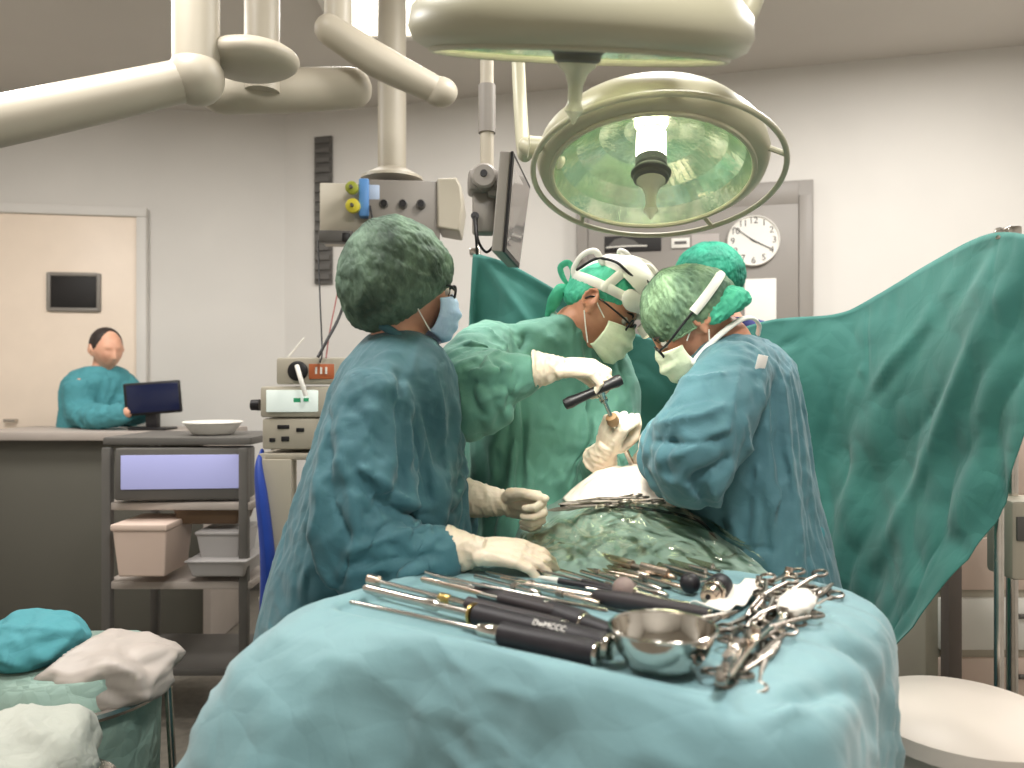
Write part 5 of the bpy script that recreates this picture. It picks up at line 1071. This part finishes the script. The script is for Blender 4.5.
for z_, m_ in ((P(0, 441, D)[2], M_greyd), (P(0, 506, D)[2], M_desk), (P(0, 585, D)[2], M_desk), (0.22, M_greyd)):
    mesh('shelf', box(((xa + xb) / 2, D + 0.2, z_), (xb - xa, 0.42, 0.03), 0.005), m_, tr)
ztop = P(0, 441, D)[2]
for x in (xa + 0.015, xb - 0.03):
    for y in (D + 0.0, D + 0.4): mesh('post', box((x, y, ztop / 2), (0.035, 0.035, ztop - 0.05), 0.005), M_greyd, tr)
ls = thing('status_screen', P(180, 505, D), 'wide lavender-lit screen on the trolley shelf', 'screen')
mesh('case', bb(116, 448, 246, 500, D - 0.02, 0.10, 0.008), M_greyd, ls)
mesh('glass', bb(123, 455, 238, 489, D - 0.026, 0.008, 0.002), mat('lavender screen', (150, 152, 196), 0.3, emit=(170, 172, 214), estr=0.35), ls)
def bin_(nm, x0, y0, x1, y1, D0, dep, m_, label, cat='box', lid=True):
    a, b = P(x0, y0, D0), P(x1, y1, D0); c = V((a[0] + b[0]) / 2, D0 + dep / 2, 0); h = a[2] - b[2]; w_ = b[0] - a[0]
    t = thing(nm, V(c[0], c[1], b[2]), label, cat)
    v_, f_ = rings([[V(c[0] + sx * w_ / 2 * k_, c[1] + sy * dep / 2 * k_, z_) for sx, sy in ((-1, -1), (1, -1), (1, 1), (-1, 1))] for z_, k_ in ((b[2], 0.86), (b[2] + h * 0.9, 1.0))])
    mesh('body', (v_, f_), m_, t, smooth=0, bev=0.006)
    if lid: mesh('lid', box((c[0], c[1], a[2] - h * 0.05), (w_ * 1.05, dep * 1.05, h * 0.12), 0.005), m_, t)
    return t
M_pink = mat('pale pink plastic', (208, 186, 172), 0.5); M_silv = mat('silver grey plastic', (168, 164, 162), 0.45); M_brown = mat('brown plastic', (104, 82, 62), 0.5)
bin_('storage_bin', 112, 525, 166, 578, D - 0.1, 0.25, M_pink, 'pale pink lidded bin on the trolley shelf', 'bin')
bin_('storage_bin', 196, 532, 240, 560, D, 0.22, M_silv, 'silver grey lidded bin above the lower trolley shelf', 'bin')
bin_('storage_bin', 186, 561, 246, 578, D - 0.05, 0.25, M_silv, 'flat grey tray box under the silver bin', 'bin')
bin_('brown_case', 172, 505, 240, 525, D + 0.02, 0.2, M_brown, 'brown flat case under the lavender screen', 'case')
kd = thing('kidney_dish', P(190, 425, D + 0.1), 'shiny pale dish on top of the dark trolley', 'dish')
zk = ztop + 0.016; mesh('bowl', lathe([(0, 0.07), (0.008, 0.085), (0.045, 0.11), (0.05, 0.115), (0.046, 0.108), (0.012, 0.08)], (P(213, 430, D + 0.15)[0], D + 0.15, zk), Z, 36), M_white, kd)
mesh('lip', torus((P(213, 430, D + 0.15)[0], D + 0.15, zk + 0.05), 0.114, 0.004, Z, 40, 8), M_white, kd)
# low stool with teal cover and cloths at the lower left
D = 1.9
hs = thing('linen_hamper', P(70, 900, D) * V(1, 1, 0), 'low steel hamper heaped with pale teal cloths at floor level', 'hamper')
zc = P(0, 690, D)[2]; xc = P(70, 0, D)[0]
mesh('ring', torus((xc, D, zc), 0.22, 0.012, Z, 40, 8), M_steel, hs)
for k in range(4):
    a_ = k * math.pi / 2 + 0.5; mesh('leg', tube([V(xc + 0.22 * math.cos(a_), D + 0.22 * math.sin(a_), zc), V(xc + 0.25 * math.cos(a_), D + 0.25 * math.sin(a_), 0.01)], 0.010, 10), M_steel, hs)
v, f = lathe([(0, 0.10), (0.02, 0.19), (zc - 0.12, 0.205), (zc - 0.02, 0.21)], (xc, D, 0.10), Z, 40); v = v + 0.010 * noise3(v * 12)[:, None]
mesh('bag', (v, f), M_pdrape, hs, smooth=180)
for (x, y, r_, m_, lb) in ((30, 640, 0.10, M_tealscrub, 'crumpled teal cloth on the hamper'), (112, 672, 0.13, M_desk, 'crumpled grey cloth heaped on the hamper'), (55, 690, 0.12, M_tdrape, 'crumpled pale teal cloth on the hamper')):
    c = P(x, y, D - 0.02); v, f = ellipsoid(c, (r_, r_, r_ * 0.55), None, 80, 50); v = v + (v - c) * (0.22 * ridge((v - c) * 9 + x) + 0.30 * facets(v, 9, x))[:, None]
    tag(mesh('cloth', (v, f), m_, None, smooth=180), lb, 'cloth')
# white cloth bundle in the near lower-left corner
c = P(20, 760, 1.5); v, f = ellipsoid(c, (0.13, 0.14, 0.08), None, 40, 24); v = v + (v - c) * (0.2 * ridge((v - c) * 9 + 4))[:, None]
tag(mesh('cloth', (v, f), mat('off-white linen', (176, 178, 168), 0.8, var=0.06, crumple=0.4, cscale=14), None, smooth=180), 'bundle of white cloth lying on a low steel stool', 'cloth')
st = thing('step_stool', c * V(1, 1, 0), 'low steel stool carrying a white cloth bundle', 'stool')
zs_ = c[2] - 0.075; mesh('seat', lathe([(zs_ - 0.03, 0.17), (zs_, 0.175)], (c[0], c[1], 0), Z, 36), M_steel, st)
for k in range(4):
    a_ = k * math.pi / 2 + 0.3; mesh('leg', tube([V(c[0] + 0.14 * math.cos(a_), c[1] + 0.14 * math.sin(a_), zs_ - 0.02), V(c[0] + 0.18 * math.cos(a_), c[1] + 0.18 * math.sin(a_), 0.008)], 0.011, 10), M_steel, st)

# ------------------------------------------------------------------ right side: anaesthesia workstation behind the drape
D = 2.45
aw = thing('anaesthesia_workstation', V(P(1000, 0, D)[0], D + 0.2, 0), 'cream workstation with a dark upright post and drawers beyond the drape edge', 'workstation')
xa, xb = P(925, 0, D)[0], P(1150, 0, D)[0]; zt = P(0, 500, D)[2]
mesh('cabinet', box(((xa + xb) / 2, D + 0.25, zt / 2 + 0.04), (xb - xa, 0.5, zt - 0.10), 0.012), M_beige, aw)
for k in range(4):
    z_ = 0.20 + k * 0.19; dwr = mesh('drawer', box(((xa + xb) / 2 + 0.01, D - 0.006, z_), (xb - xa - 0.06, 0.02, 0.165), 0.006), M_pink if k % 2 else M_white, aw)
    mesh('drawer_handle', tube([V((xa + xb) / 2 - 0.08, D - 0.03, z_ + 0.03), V((xa + xb) / 2 + 0.10, D - 0.03, z_ + 0.03)], 0.008, 10), M_greyd, dwr)
mesh('post', box((P(944, 0, D)[0], D - 0.04, 0.62), (0.045, 0.05, 1.22), 0.008), mat('brown grey post', (100, 90, 84), 0.5), aw)
mesh('upper_unit', box((P(1030, 0, D)[0], D + 0.2, zt + 0.14), (0.40, 0.36, 0.26), 0.014), M_pink, aw)
mesh('castors', box(((xa + xb) / 2, D + 0.25, 0.045), (xb - xa - 0.05, 0.42, 0.08), 0.02), M_black, aw)
D = 1.45
wb2 = thing('waste_bin', V(P(962, 0, D)[0], D, 0), 'round pale grey waste bin with a lid on the floor beside the table', 'bin')
xc, yc_ = P(962, 0, D)[0], D; zt2 = P(0, 716, D)[2]
mesh('barrel', lathe([(0.0, 0.13), (0.01, 0.14), (zt2 * 0.6, 0.16), (zt2 - 0.03, 0.17)], (xc, yc_, 0.0), Z, 40), mat('bin plastic', (176, 168, 158), 0.5, var=0.08), wb2)
mesh('lid', lathe([(zt2 - 0.03, 0.178), (zt2, 0.178), (zt2 + 0.02, 0.15), (zt2 + 0.03, 0.05)], (xc, yc_, 0), Z, 40), mat('bin lid', (196, 186, 176), 0.45), wb2)
mesh('pedal', box((xc, yc_ - 0.17, 0.02), (0.10, 0.08, 0.014), 0.004), M_black, wb2)
iv = thing('infusion_stand', V(P(1020, 0, 2.0)[0], 2.0, 0), 'cream infusion stand with a pump beside the drape edge', 'stand')
xc = P(1012, 0, 2.0)[0]
mesh('pole', lathe([(0.05, 0.014), (1.28, 0.014)], (xc, 2.0, 0), Z, 14), M_steel, iv)
for k in range(5):
    a_ = k * 2 * math.pi / 5; mesh('foot', tube([V(xc, 2.0, 0.06), V(xc + 0.24 * math.cos(a_), 2.0 + 0.24 * math.sin(a_), 0.025)], [0.016, 0.011], 10, roundcap=True), M_greyd, iv)
mesh('pump', box((xc + 0.01, 1.97, 0.95), (0.13, 0.11, 0.20), 0.012), M_beige, iv)
mesh('pump_display', box((xc + 0.0, 1.913, 0.98), (0.09, 0.006, 0.06), 0.002), M_greyd, iv)
# ------------------------------------------------------------------ surgical tools on the tray
M_hand = mat('black tool handle', (38, 34, 38), 0.5, rgb2=(30, 27, 31), vscale=40, bump=0.05)
M_hand2 = mat('matt dark handle', (52, 46, 48), 0.55, var=0.15)
M_csteel = mat('clamp steel', (158, 150, 140), 0.34, 1.0, var=0.25, vscale=60)
M_brass = mat('brass ring', (196, 170, 104), 0.3, 1.0)
M_pinksteel = mat('tinted steel', (206, 188, 172), 0.26, 1.0, var=0.15, vscale=50)
def tool(name, label, p, q, parts, n=16, group=None):
    # p, q: (px, py, height above the tray); parts: (name, material, [(fraction along p-q, radius)], squash)
    a, b = onz(p[0], p[1], TZ + p[2]), onz(q[0], q[1], TZ + q[2]); L = np.linalg.norm(b - a); d = unit(b - a)
    t = thing(name, (a + b) / 2 * V(1, 1, 0) + V(0, 0, min(a[2], b[2]) - 0.005), label, 'surgical tool', group)
    first = None
    for it in parts:
        nm, m_, pr = it[:3]; fl = it[3] if len(it) > 3 else 1.0
        pts = [a + d * L * x for x, r in pr]; o = mesh(nm, tube(pts, [r for x, r in pr], n, flat=fl, side=(0, 0, 1)) if fl != 1.0 else lathe([(L * x, r) for x, r in pr], a, d, n), m_, t, smooth=35)
    return t, a, b, d, L
def hprof(x0, x1, r, w=0.9): return [(x0, r * 0.6), (x0 + 0.008, r * 0.92), (x0 + (x1 - x0) * 0.3, r * w), (x0 + (x1 - x0) * 0.75, r), (x1 - 0.02, r * 0.95), (x1, r * 0.8)]
def cap(x1, r): return [(x1 - 0.012, r * 0.96), (x1 - 0.004, r), (x1 + 0.004, r * 0.98), (x1 + 0.007, r * 0.7)]
t1 = tool('bone_driver', 'thin steel driver with a square collar and long black handle along the tray edge', (350, 602, 0.026), (602, 655, 0.020),
     [('shaft', M_steel, [(0, 0.0022), (0.01, 0.0038), (0.57, 0.0042)]), ('collar', M_chrome, [(0.56, 0.0085), (0.57, 0.0105), (0.635, 0.0115), (0.645, 0.010)], 0.95), ('handle', M_hand, hprof(0.64, 0.99, 0.0185)), ('end_cap', M_chrome, cap(0.99, 0.0165))])
t2 = tool('bone_driver', 'thick stepped steel driver with a flange and lettered black handle', (365, 588, 0.030), (614, 648, 0.024),
     [('tip', M_steel, [(0, 0.006), (0.02, 0.008), (0.28, 0.008), (0.30, 0.0105), (0.34, 0.0105), (0.35, 0.007)]), ('shaft', M_steel, [(0.34, 0.0068), (0.50, 0.0066)]), ('flange', M_brass, [(0.488, 0.010), (0.49, 0.017), (0.50, 0.017), (0.503, 0.012)]),
      ('handle', M_hand, hprof(0.503, 0.99, 0.0190)), ('end_cap', M_chrome, cap(0.99, 0.0175))])
_, a, b, d, L = t2; rad = unit(unit(V(0, -0.75, 0.66)) - d * (unit(V(0, -0.75, 0.66)) @ d)); Rt = np.stack([d, np.cross(rad, d), rad], 1)
mesh('lettering', text_mesh('DwMCCC', 0.0125, Rt, a + d * L * 0.80 + rad * 0.0191, 0.0006), M_paper, t2[0], smooth=0)
tool('bone_driver', 'driver with a knobbed tip, brass ring and short dark handle behind the lettered one', (369, 579, 0.034), (566, 629, 0.030),
     [('knob', M_pinksteel, [(0, 0.006), (0.004, 0.0095), (0.06, 0.0095), (0.07, 0.005)]), ('shaft', M_steel, [(0.06, 0.0042), (0.42, 0.0042)]), ('ring', M_brass, [(0.41, 0.006), (0.42, 0.0078), (0.46, 0.0078), (0.47, 0.006)]), ('ferrule', M_chrome, [(0.46, 0.0062), (0.55, 0.0062)]), ('handle', M_hand2, hprof(0.55, 0.99, 0.0135)), ('end_cap', M_chrome, cap(0.99, 0.012))])
tool('long_chisel', 'slim two-part steel chisel with a dark grip, crossing between the drivers', (421, 579, 0.040), (555, 612, 0.036),
     [('blade', M_pinksteel, [(0, 0.003), (0.02, 0.0055), (0.30, 0.0055), (0.5, 0.004)], 0.6), ('shaft', M_steel, [(0.48, 0.0038), (0.62, 0.0038)]), ('grip', M_hand2, hprof(0.62, 1.0, 0.011))])
tool('power_reamer', 'heavy black reamer with a silver ring at mid-body and stepped steel nose', (426, 572, 0.034), (612, 634, 0.026),
     [('nose', M_steel, [(0, 0.0035), (0.16, 0.0045), (0.165, 0.007), (0.30, 0.0075), (0.34, 0.010)]), ('body', M_hand2, [(0.33, 0.009), (0.36, 0.014), (0.6, 0.0175), (0.70, 0.0185)]), ('ring', M_chrome, [(0.70, 0.0188), (0.712, 0.0195), (0.722, 0.0188)]),
      ('barrel', M_hand, [(0.722, 0.0195), (0.86, 0.0205), (0.88, 0.0185)]), ('tail', M_hand, [(0.88, 0.0165), (1.0, 0.014)]), ('tail_ring', M_chrome, [(0.876, 0.0172), (0.884, 0.0178), (0.89, 0.0168)])])
tool('guide_rod', 'plain thin steel rod lying across the driver shafts', (432, 575, 0.046), (608, 611, 0.044), [('shaft', M_steel, [(0, 0.0012), (0.02, 0.0028), (0.99, 0.0030), (1, 0.0015)]), ('stop', M_chrome, [(0.62, 0.003), (0.625, 0.0048), (0.65, 0.0048), (0.655, 0.003)])])
t7 = tool('long_grasper', 'twin-rod steel grasper with a ribbed black handle behind the bowl', (514, 583, 0.016), (712, 615, 0.020),
     [('rod', M_steel, [(0, 0.0022), (0.02, 0.0034), (0.46, 0.0036)]), ('handle', M_hand2, [(0.44, 0.008), (0.46, 0.0125), (0.6, 0.0145), (0.8, 0.013), (0.95, 0.0115), (0.99, 0.009)]), ('end_cap', M_chrome, cap(0.99, 0.009))])
_, a, b, d, L = t7; off = unit(np.cross(d, Z)) * 0.012
mesh('rod', tube([a - off, a + d * L * 0.46 - off * 0.6], 0.0030, 10), M_pinksteel, t7[0]); mesh('hinge_block', box(a + d * L * 0.03 - off / 2, (0.02, 0.018, 0.008), 0.002, frame(d, Z)), M_chrome, t7[0])
tool('probe', 'dark pointed probe lying nearest the gloved hand', (508, 563, 0.014), (622, 590, 0.010), [('needle', M_steeld, [(0, 0.0005), (0.2, 0.0022), (0.7, 0.0028)]), ('grip', M_hand2, [(0.68, 0.0035), (0.72, 0.0048), (0.98, 0.0048), (1, 0.003)])])
tool('cautery_pen', 'short pen with a white front and black rear part', (538, 577, 0.010), (620, 592, 0.010), [('front', M_white, [(0, 0.001), (0.05, 0.004), (0.25, 0.0058), (0.27, 0.0058)]), ('rear', M_hand, [(0.27, 0.0060), (0.9, 0.0055), (1, 0.003)])])
tool('rasp', 'broad pale steel rasp bar on the far side of the tray', (556, 546, 0.024), (668, 575, 0.020), [('blade', M_pinksteel, [(0, 0.005), (0.03, 0.011), (0.72, 0.012)], 0.6), ('notch', M_steeld, [(0.70, 0.006), (0.80, 0.0055)]), ('tang', M_pinksteel, [(0.79, 0.012), (1, 0.012)], 0.6)])
bars = [((652, 560), (716, 577)), ((658, 568), (714, 584)), ((664, 557), (722, 572))]
for (p, q), lb in zip(bars, ('middle one of three wide bright steel bars side by side', 'wide bright steel bar next to the black ball', 'wide bright steel bar against the far tray edge')):
    tool('trial_bar', lb, (*p, 0.014), (*q, 0.014), [('bar', M_steel, [(0, 0.009), (0.02, 0.0125), (0.86, 0.0125), (0.88, 0.008)], 0.6), ('stub', M_chrome, [(0.87, 0.005), (1.0, 0.005)])], group='bright steel bars at the far tray edge')
rods = [((566, 563), (662, 590), 0.0034, 0), ((578, 559), (690, 590), 0.0030, 1), ((580, 571), (668, 596), 0.0032, 0), ((596, 569), (672, 585), 0.0040, 1), ((560, 570), (640, 594), 0.0026, 0), ((600, 559), (676, 578), 0.0036, 1)]
rods += [((486, 572), (560, 590), 0.003, 0), ((500, 578), (600, 604), 0.0032, 1), ((474, 576), (540, 594), 0.0034, 0), ((548, 560), (628, 580), 0.0034, 1), ((566, 556), (650, 577), 0.0036, 0)]
for k, (p, q, r, c) in enumerate(rods):
    r *= 1.25
    tool('steel_rod', ('warm-tinted slender steel rod with a dark collar in the bundle on the tray' if c else 'bright slender steel rod with a dark collar in the bundle on the tray'), (*p, 0.008 + 0.004 * (k % 3)), (*q, 0.008 + 0.004 * (k % 3)), [('shaft', M_pinksteel if c else M_steel, [(0, r * 0.4), (0.02, r), (0.86, r), (0.87, r * 1.7), (0.95, r * 1.7), (1, r)]), ('collar', M_steeld, [(0.60, r), (0.605, r * 1.6), (0.66, r * 1.6), (0.665, r)])], group='loose bundle of steel rods on the tray')
tool('coupling_rod', 'stepped steel rod with knurled coupling pointing at the white gauze strip', (586, 588, 0.008), (700, 606, 0.008), [('shaft', M_steel, [(0, 0.003), (0.45, 0.0034)]), ('knurl', M_steeld, [(0.44, 0.005), (0.45, 0.0068), (0.58, 0.0068), (0.59, 0.005)]), ('tail', M_steel, [(0.58, 0.0045), (0.98, 0.0042), (1, 0.003)])])
def ball(px, py, r, m_, label, q, nm):
    c = onz(px, py + 0, TZ + r + 0.004); t = thing(nm, c * V(1, 1, 0) + V(0, 0, TZ), label, 'surgical tool'); e = onz(q[0], q[1], TZ + 0.012); d = unit(e - c)
    mesh('head', lathe([(-r, 0.001), (-r * 0.92, r * 0.39), (-r * 0.7, r * 0.714), (-r * 0.35, r * 0.937), (0, r), (r * 0.35, r * 0.937), (r * 0.7, r * 0.714), (r * 0.9, r * 0.436), (r * 0.94, r * 0.3)], c, d, 36), m_, t)
    mesh('stem', tube([c + d * r * 0.9, e], [0.0055, 0.0045], 12), M_steel, t); mesh('flange', lathe([(r * 0.9, r * 0.45), (r * 0.9 + 0.006, r * 0.45)], c, d, 24), M_chrome, t)
ball(624, 589, 0.0205, mat('taupe rubber', (140, 122, 116), 0.6, var=0.06), 'taupe grey ball-headed impactor on the tray', (668, 602), 'ball_impactor')
ball(690, 583, 0.0185, M_hand, 'small black ball-headed impactor beside the drill chuck', (722, 578), 'ball_impactor')
# drill chuck
c0, c1_ = onz(708, 597, TZ + 0.022), onz(734, 573, TZ + 0.022); d = unit(c1_ - c0); L = np.linalg.norm(c1_ - c0)
dc = thing('drill_chuck', c0 * V(1, 1, 0) + V(0, 0, TZ), 'round drill chuck with a slotted silver nose and black rear', 'surgical tool')
mesh('nose', lathe([(0, 0.005), (0.0, 0.0125), (0.004, 0.0145), (0.022, 0.0165)], c0, d, 30), M_pinksteel, dc)
mesh('bore', lathe([(-0.0012, 0.0045), (0.004, 0.0045)], c0, d, 16), M_black, dc)
mesh('groove', lathe([(0.022, 0.0155), (0.028, 0.0155)], c0, d, 30), M_black, dc)
mesh('jaw_ring', lathe([(0.028, 0.0180), (0.030, 0.0190), (0.048, 0.0190), (0.050, 0.0182)], c0, d, 30), M_pinksteel, dc)
for k in range(8):
    x = k * math.pi / 4; u = unit(np.cross(d, Z)); w = np.cross(d, u); r_ = math.cos(x) * u + math.sin(x) * w
    mesh('slot', box(c0 + d * 0.039 + r_ * 0.0186, (0.010, 0.003, 0.0025), 0.0006, frame(d, r_)), M_steeld, dc)
mesh('rear', lathe([(0.050, 0.0190), (0.054, 0.0215), (0.085, 0.0215), (0.095, 0.016)], c0, d, 30), M_hand, dc)
# white gauze strip and pad
pts = [onz(*x) for x in ((700, 606, TZ + 0.012), (716, 606, TZ + 0.018), (730, 600, TZ + 0.013), (744, 590, TZ + 0.018), (758, 582, TZ + 0.012))]
cl_ = catmull(pts, 30); sdv = V(0.72, -0.69, 0); G = np.array([[p + sdv * s_ * 0.026 + V(0, 0, 0.004 * math.sin(i * 0.7 + s_)) for s_ in np.linspace(-1, 1, 9)] for i, p in enumerate(cl_)])
tag(mesh('gauze_strip', grid(G), M_gauze, None, smooth=180, solid=0.002), 'wavy strip of white gauze beside the drill chuck', 'gauze')
c = onz(797, 603, TZ + 0.034); v, f = ellipsoid(c, (0.026, 0.062, 0.016), np.stack([RT_[:, 0], RT_[:, 1], RT_[:, 2]], 1), 36, 20); v = v + (v - c) * (0.25 * facets(v, 40, 3.0))[:, None]
tag(mesh('gauze_pad', (v, f), M_gauze, None, smooth=180), 'folded white gauze pad on top of the clamp pile', 'gauze')
# steel bowl
bc = V(0.197, 1.006, TZ + 0.002); bw = thing('steel_bowl', bc, 'shiny round stainless steel bowl at the tray edge', 'bowl')
mesh('shell', lathe([(0.0, 0.030), (0.002, 0.036), (0.012, 0.050), (0.028, 0.0605), (0.045, 0.0665), (0.056, 0.0685), (0.0565, 0.0675), (0.045, 0.0652), (0.028, 0.059), (0.013, 0.0485), (0.005, 0.036), (0.003, 0.010)], bc, Z, 72), M_chrome, bw, smooth=60)
mesh('rolled_lip', torus(bc + V(0, 0, 0.0565), 0.0692, 0.0022, Z, 72, 8), M_chrome, bw)
# ring-handled clamps
def clamp_proto(name, label, group, scale=1.0, m_=M_steel, jaw=0.045):
    t = thing(name, (0, 0, -5), label, 'clamp', group); s = scale
    for k in (-1, 1):
        sh = [V(-0.062, k * 0.017, 0), V(-0.03, k * 0.008, 0.001 * k), V(0.02, -k * 0.002, 0.0012 * k), V(0.03, -k * 0.0035, 0.001 * k)]
        o = mesh('shank', tube(np.array(sh) * s + V(0, 0, -5), np.array([0.0032, 0.0037, 0.005, 0.0044]) * s, 8, 12), m_, t)
        mesh('finger_ring', torus(V(-0.076 * s, k * 0.0185 * s, -5), 0.0125 * s, 0.0026 * s, Z, 20, 7, 1.15, 0.9), m_, t)
        jw = [V(0.028, -k * 0.003, 0.001 * k), V(0.028 + jaw * 0.6, -k * 0.0028, 0.001 * k), V(0.028 + jaw, -k * 0.0012, 0.0)]
        mesh('jaw', tube(np.array(jw) * s + V(0, 0, -5), np.array([0.0036, 0.003, 0.0014]) * s, 8, 8), m_, t)
    mesh('pivot_screw', lathe([(-0.005 * s, 0.0038 * s), (0.005 * s, 0.0038 * s), (0.006 * s, 0.002 * s)], V(0.022 * s, 0, -5), Z, 12), m_, t)
    mesh('ratchet', box(V(-0.045 * s, 0, -5), (0.006 * s, 0.016 * s, 0.003 * s), 0.0006), m_, t)
    return t
rng = np.random.RandomState(5)
k1 = clamp_proto('ring_clamp', 'bright steel ring-handled clamp in the pile at the end of the tray', 'ring clamps piled at the tray end', 1.0, M_csteel)
k2 = clamp_proto('dark_clamp', 'dull brownish steel clamp in the pile at the end of the tray', 'dull clamps piled at the tray end', 1.05, M_steeld, 0.06)
base_ang = math.atan2(E2[1], E2[0])
spots = [(a_, b_) for b_, row in ((0.115, (0.640, 0.655)), (0.17, (0.628, 0.645, 0.655)), (0.25, (0.570, 0.595, 0.62, 0.645)), (0.33, (0.592, 0.605, 0.62, 0.635, 0.65)), (0.41, (0.598, 0.61, 0.622, 0.635, 0.65)), (0.47, (0.605, 0.62, 0.635, 0.65))) for a_ in row]
for i, (a_, b_) in enumerate(spots):
    src = k1 if i % 2 else k2
    if i == 0: src = k2
    p = T(a_ + rng.uniform(-0.01, 0.01) , b_ + rng.uniform(-0.02, 0.02), 0.008 + 0.009 * (i % 3)); r_ = (rng.uniform(-0.12, 0.12), rng.uniform(-0.14, 0.14), base_ang + rng.uniform(-0.28, 0.28) * (0.3 if b_ < 0.2 else 0.6) + (math.pi if rng.rand() < 0.45 else 0))
    o = src if (i == 0 or i == 1) else dup(src)
    o.location = tuple(p); o.rotation_euler = r_
for i, (x, y, ln, lb) in enumerate(((728, 664, 0.14, 'flat steel retractor blade lowest at the near corner of the pile'), (742, 655, 0.16, 'flat pale steel retractor lying on the clamp pile'), (768, 628, 0.15, 'flat tan-grey retractor beside the gauze pad'), (775, 580, 0.12, 'short steel retractor at the far corner of the tray'))):
    c = onz(x, y, TZ + 0.03); d = unit(V(E2[0], E2[1], 0.0) + 0.12 * (i - 1.5) * V(E1[0], E1[1], 0)); t = thing('retractor', c - V(0, 0, 0.006), lb, 'surgical tool')
    u = unit(np.cross(Z, d))
    mesh('blade', tube([c - d * ln / 2, c, c + d * ln * 0.42, c + d * ln * 0.5 + V(0, 0, 0.012)], [0.008, 0.007, 0.0085, 0.007], 10, 16, flat=0.28, side=u), M_pinksteel if i % 2 else M_steel, t)
    mesh('hook', tube([c - d * ln * 0.48, c - d * ln * 0.55 + V(0, 0, 0.006), c - d * ln * 0.55 + V(0, 0, 0.02)], [0.006, 0.006, 0.004], 10, 10, flat=0.4, side=u), M_steel, t)
# clamps and cord on the patient drape
for i, (x, y, D_, an) in enumerate(((578, 502, 1.745, 0.1), (596, 499, 1.755, 0.25), (566, 507, 1.735, 0.35), (612, 503, 1.75, -0.1))):
    p = P(x + 12, y, D_); o = dup(k1, p, (0.0, 0.05, math.pi + an), 'steel clamp lying on the patient drape beside the bared skin', 'clamps on the patient drape')
tag(mesh('cable', tube([P(560, 506, 1.745), P(610, 506, 1.74), P(660, 511, 1.735), (P(700, 522, 1.72)), P(720, 545, 1.68)], 0.0035, 8, 40), M_cable, None), 'thin black cord running across the patient drape', 'cable')
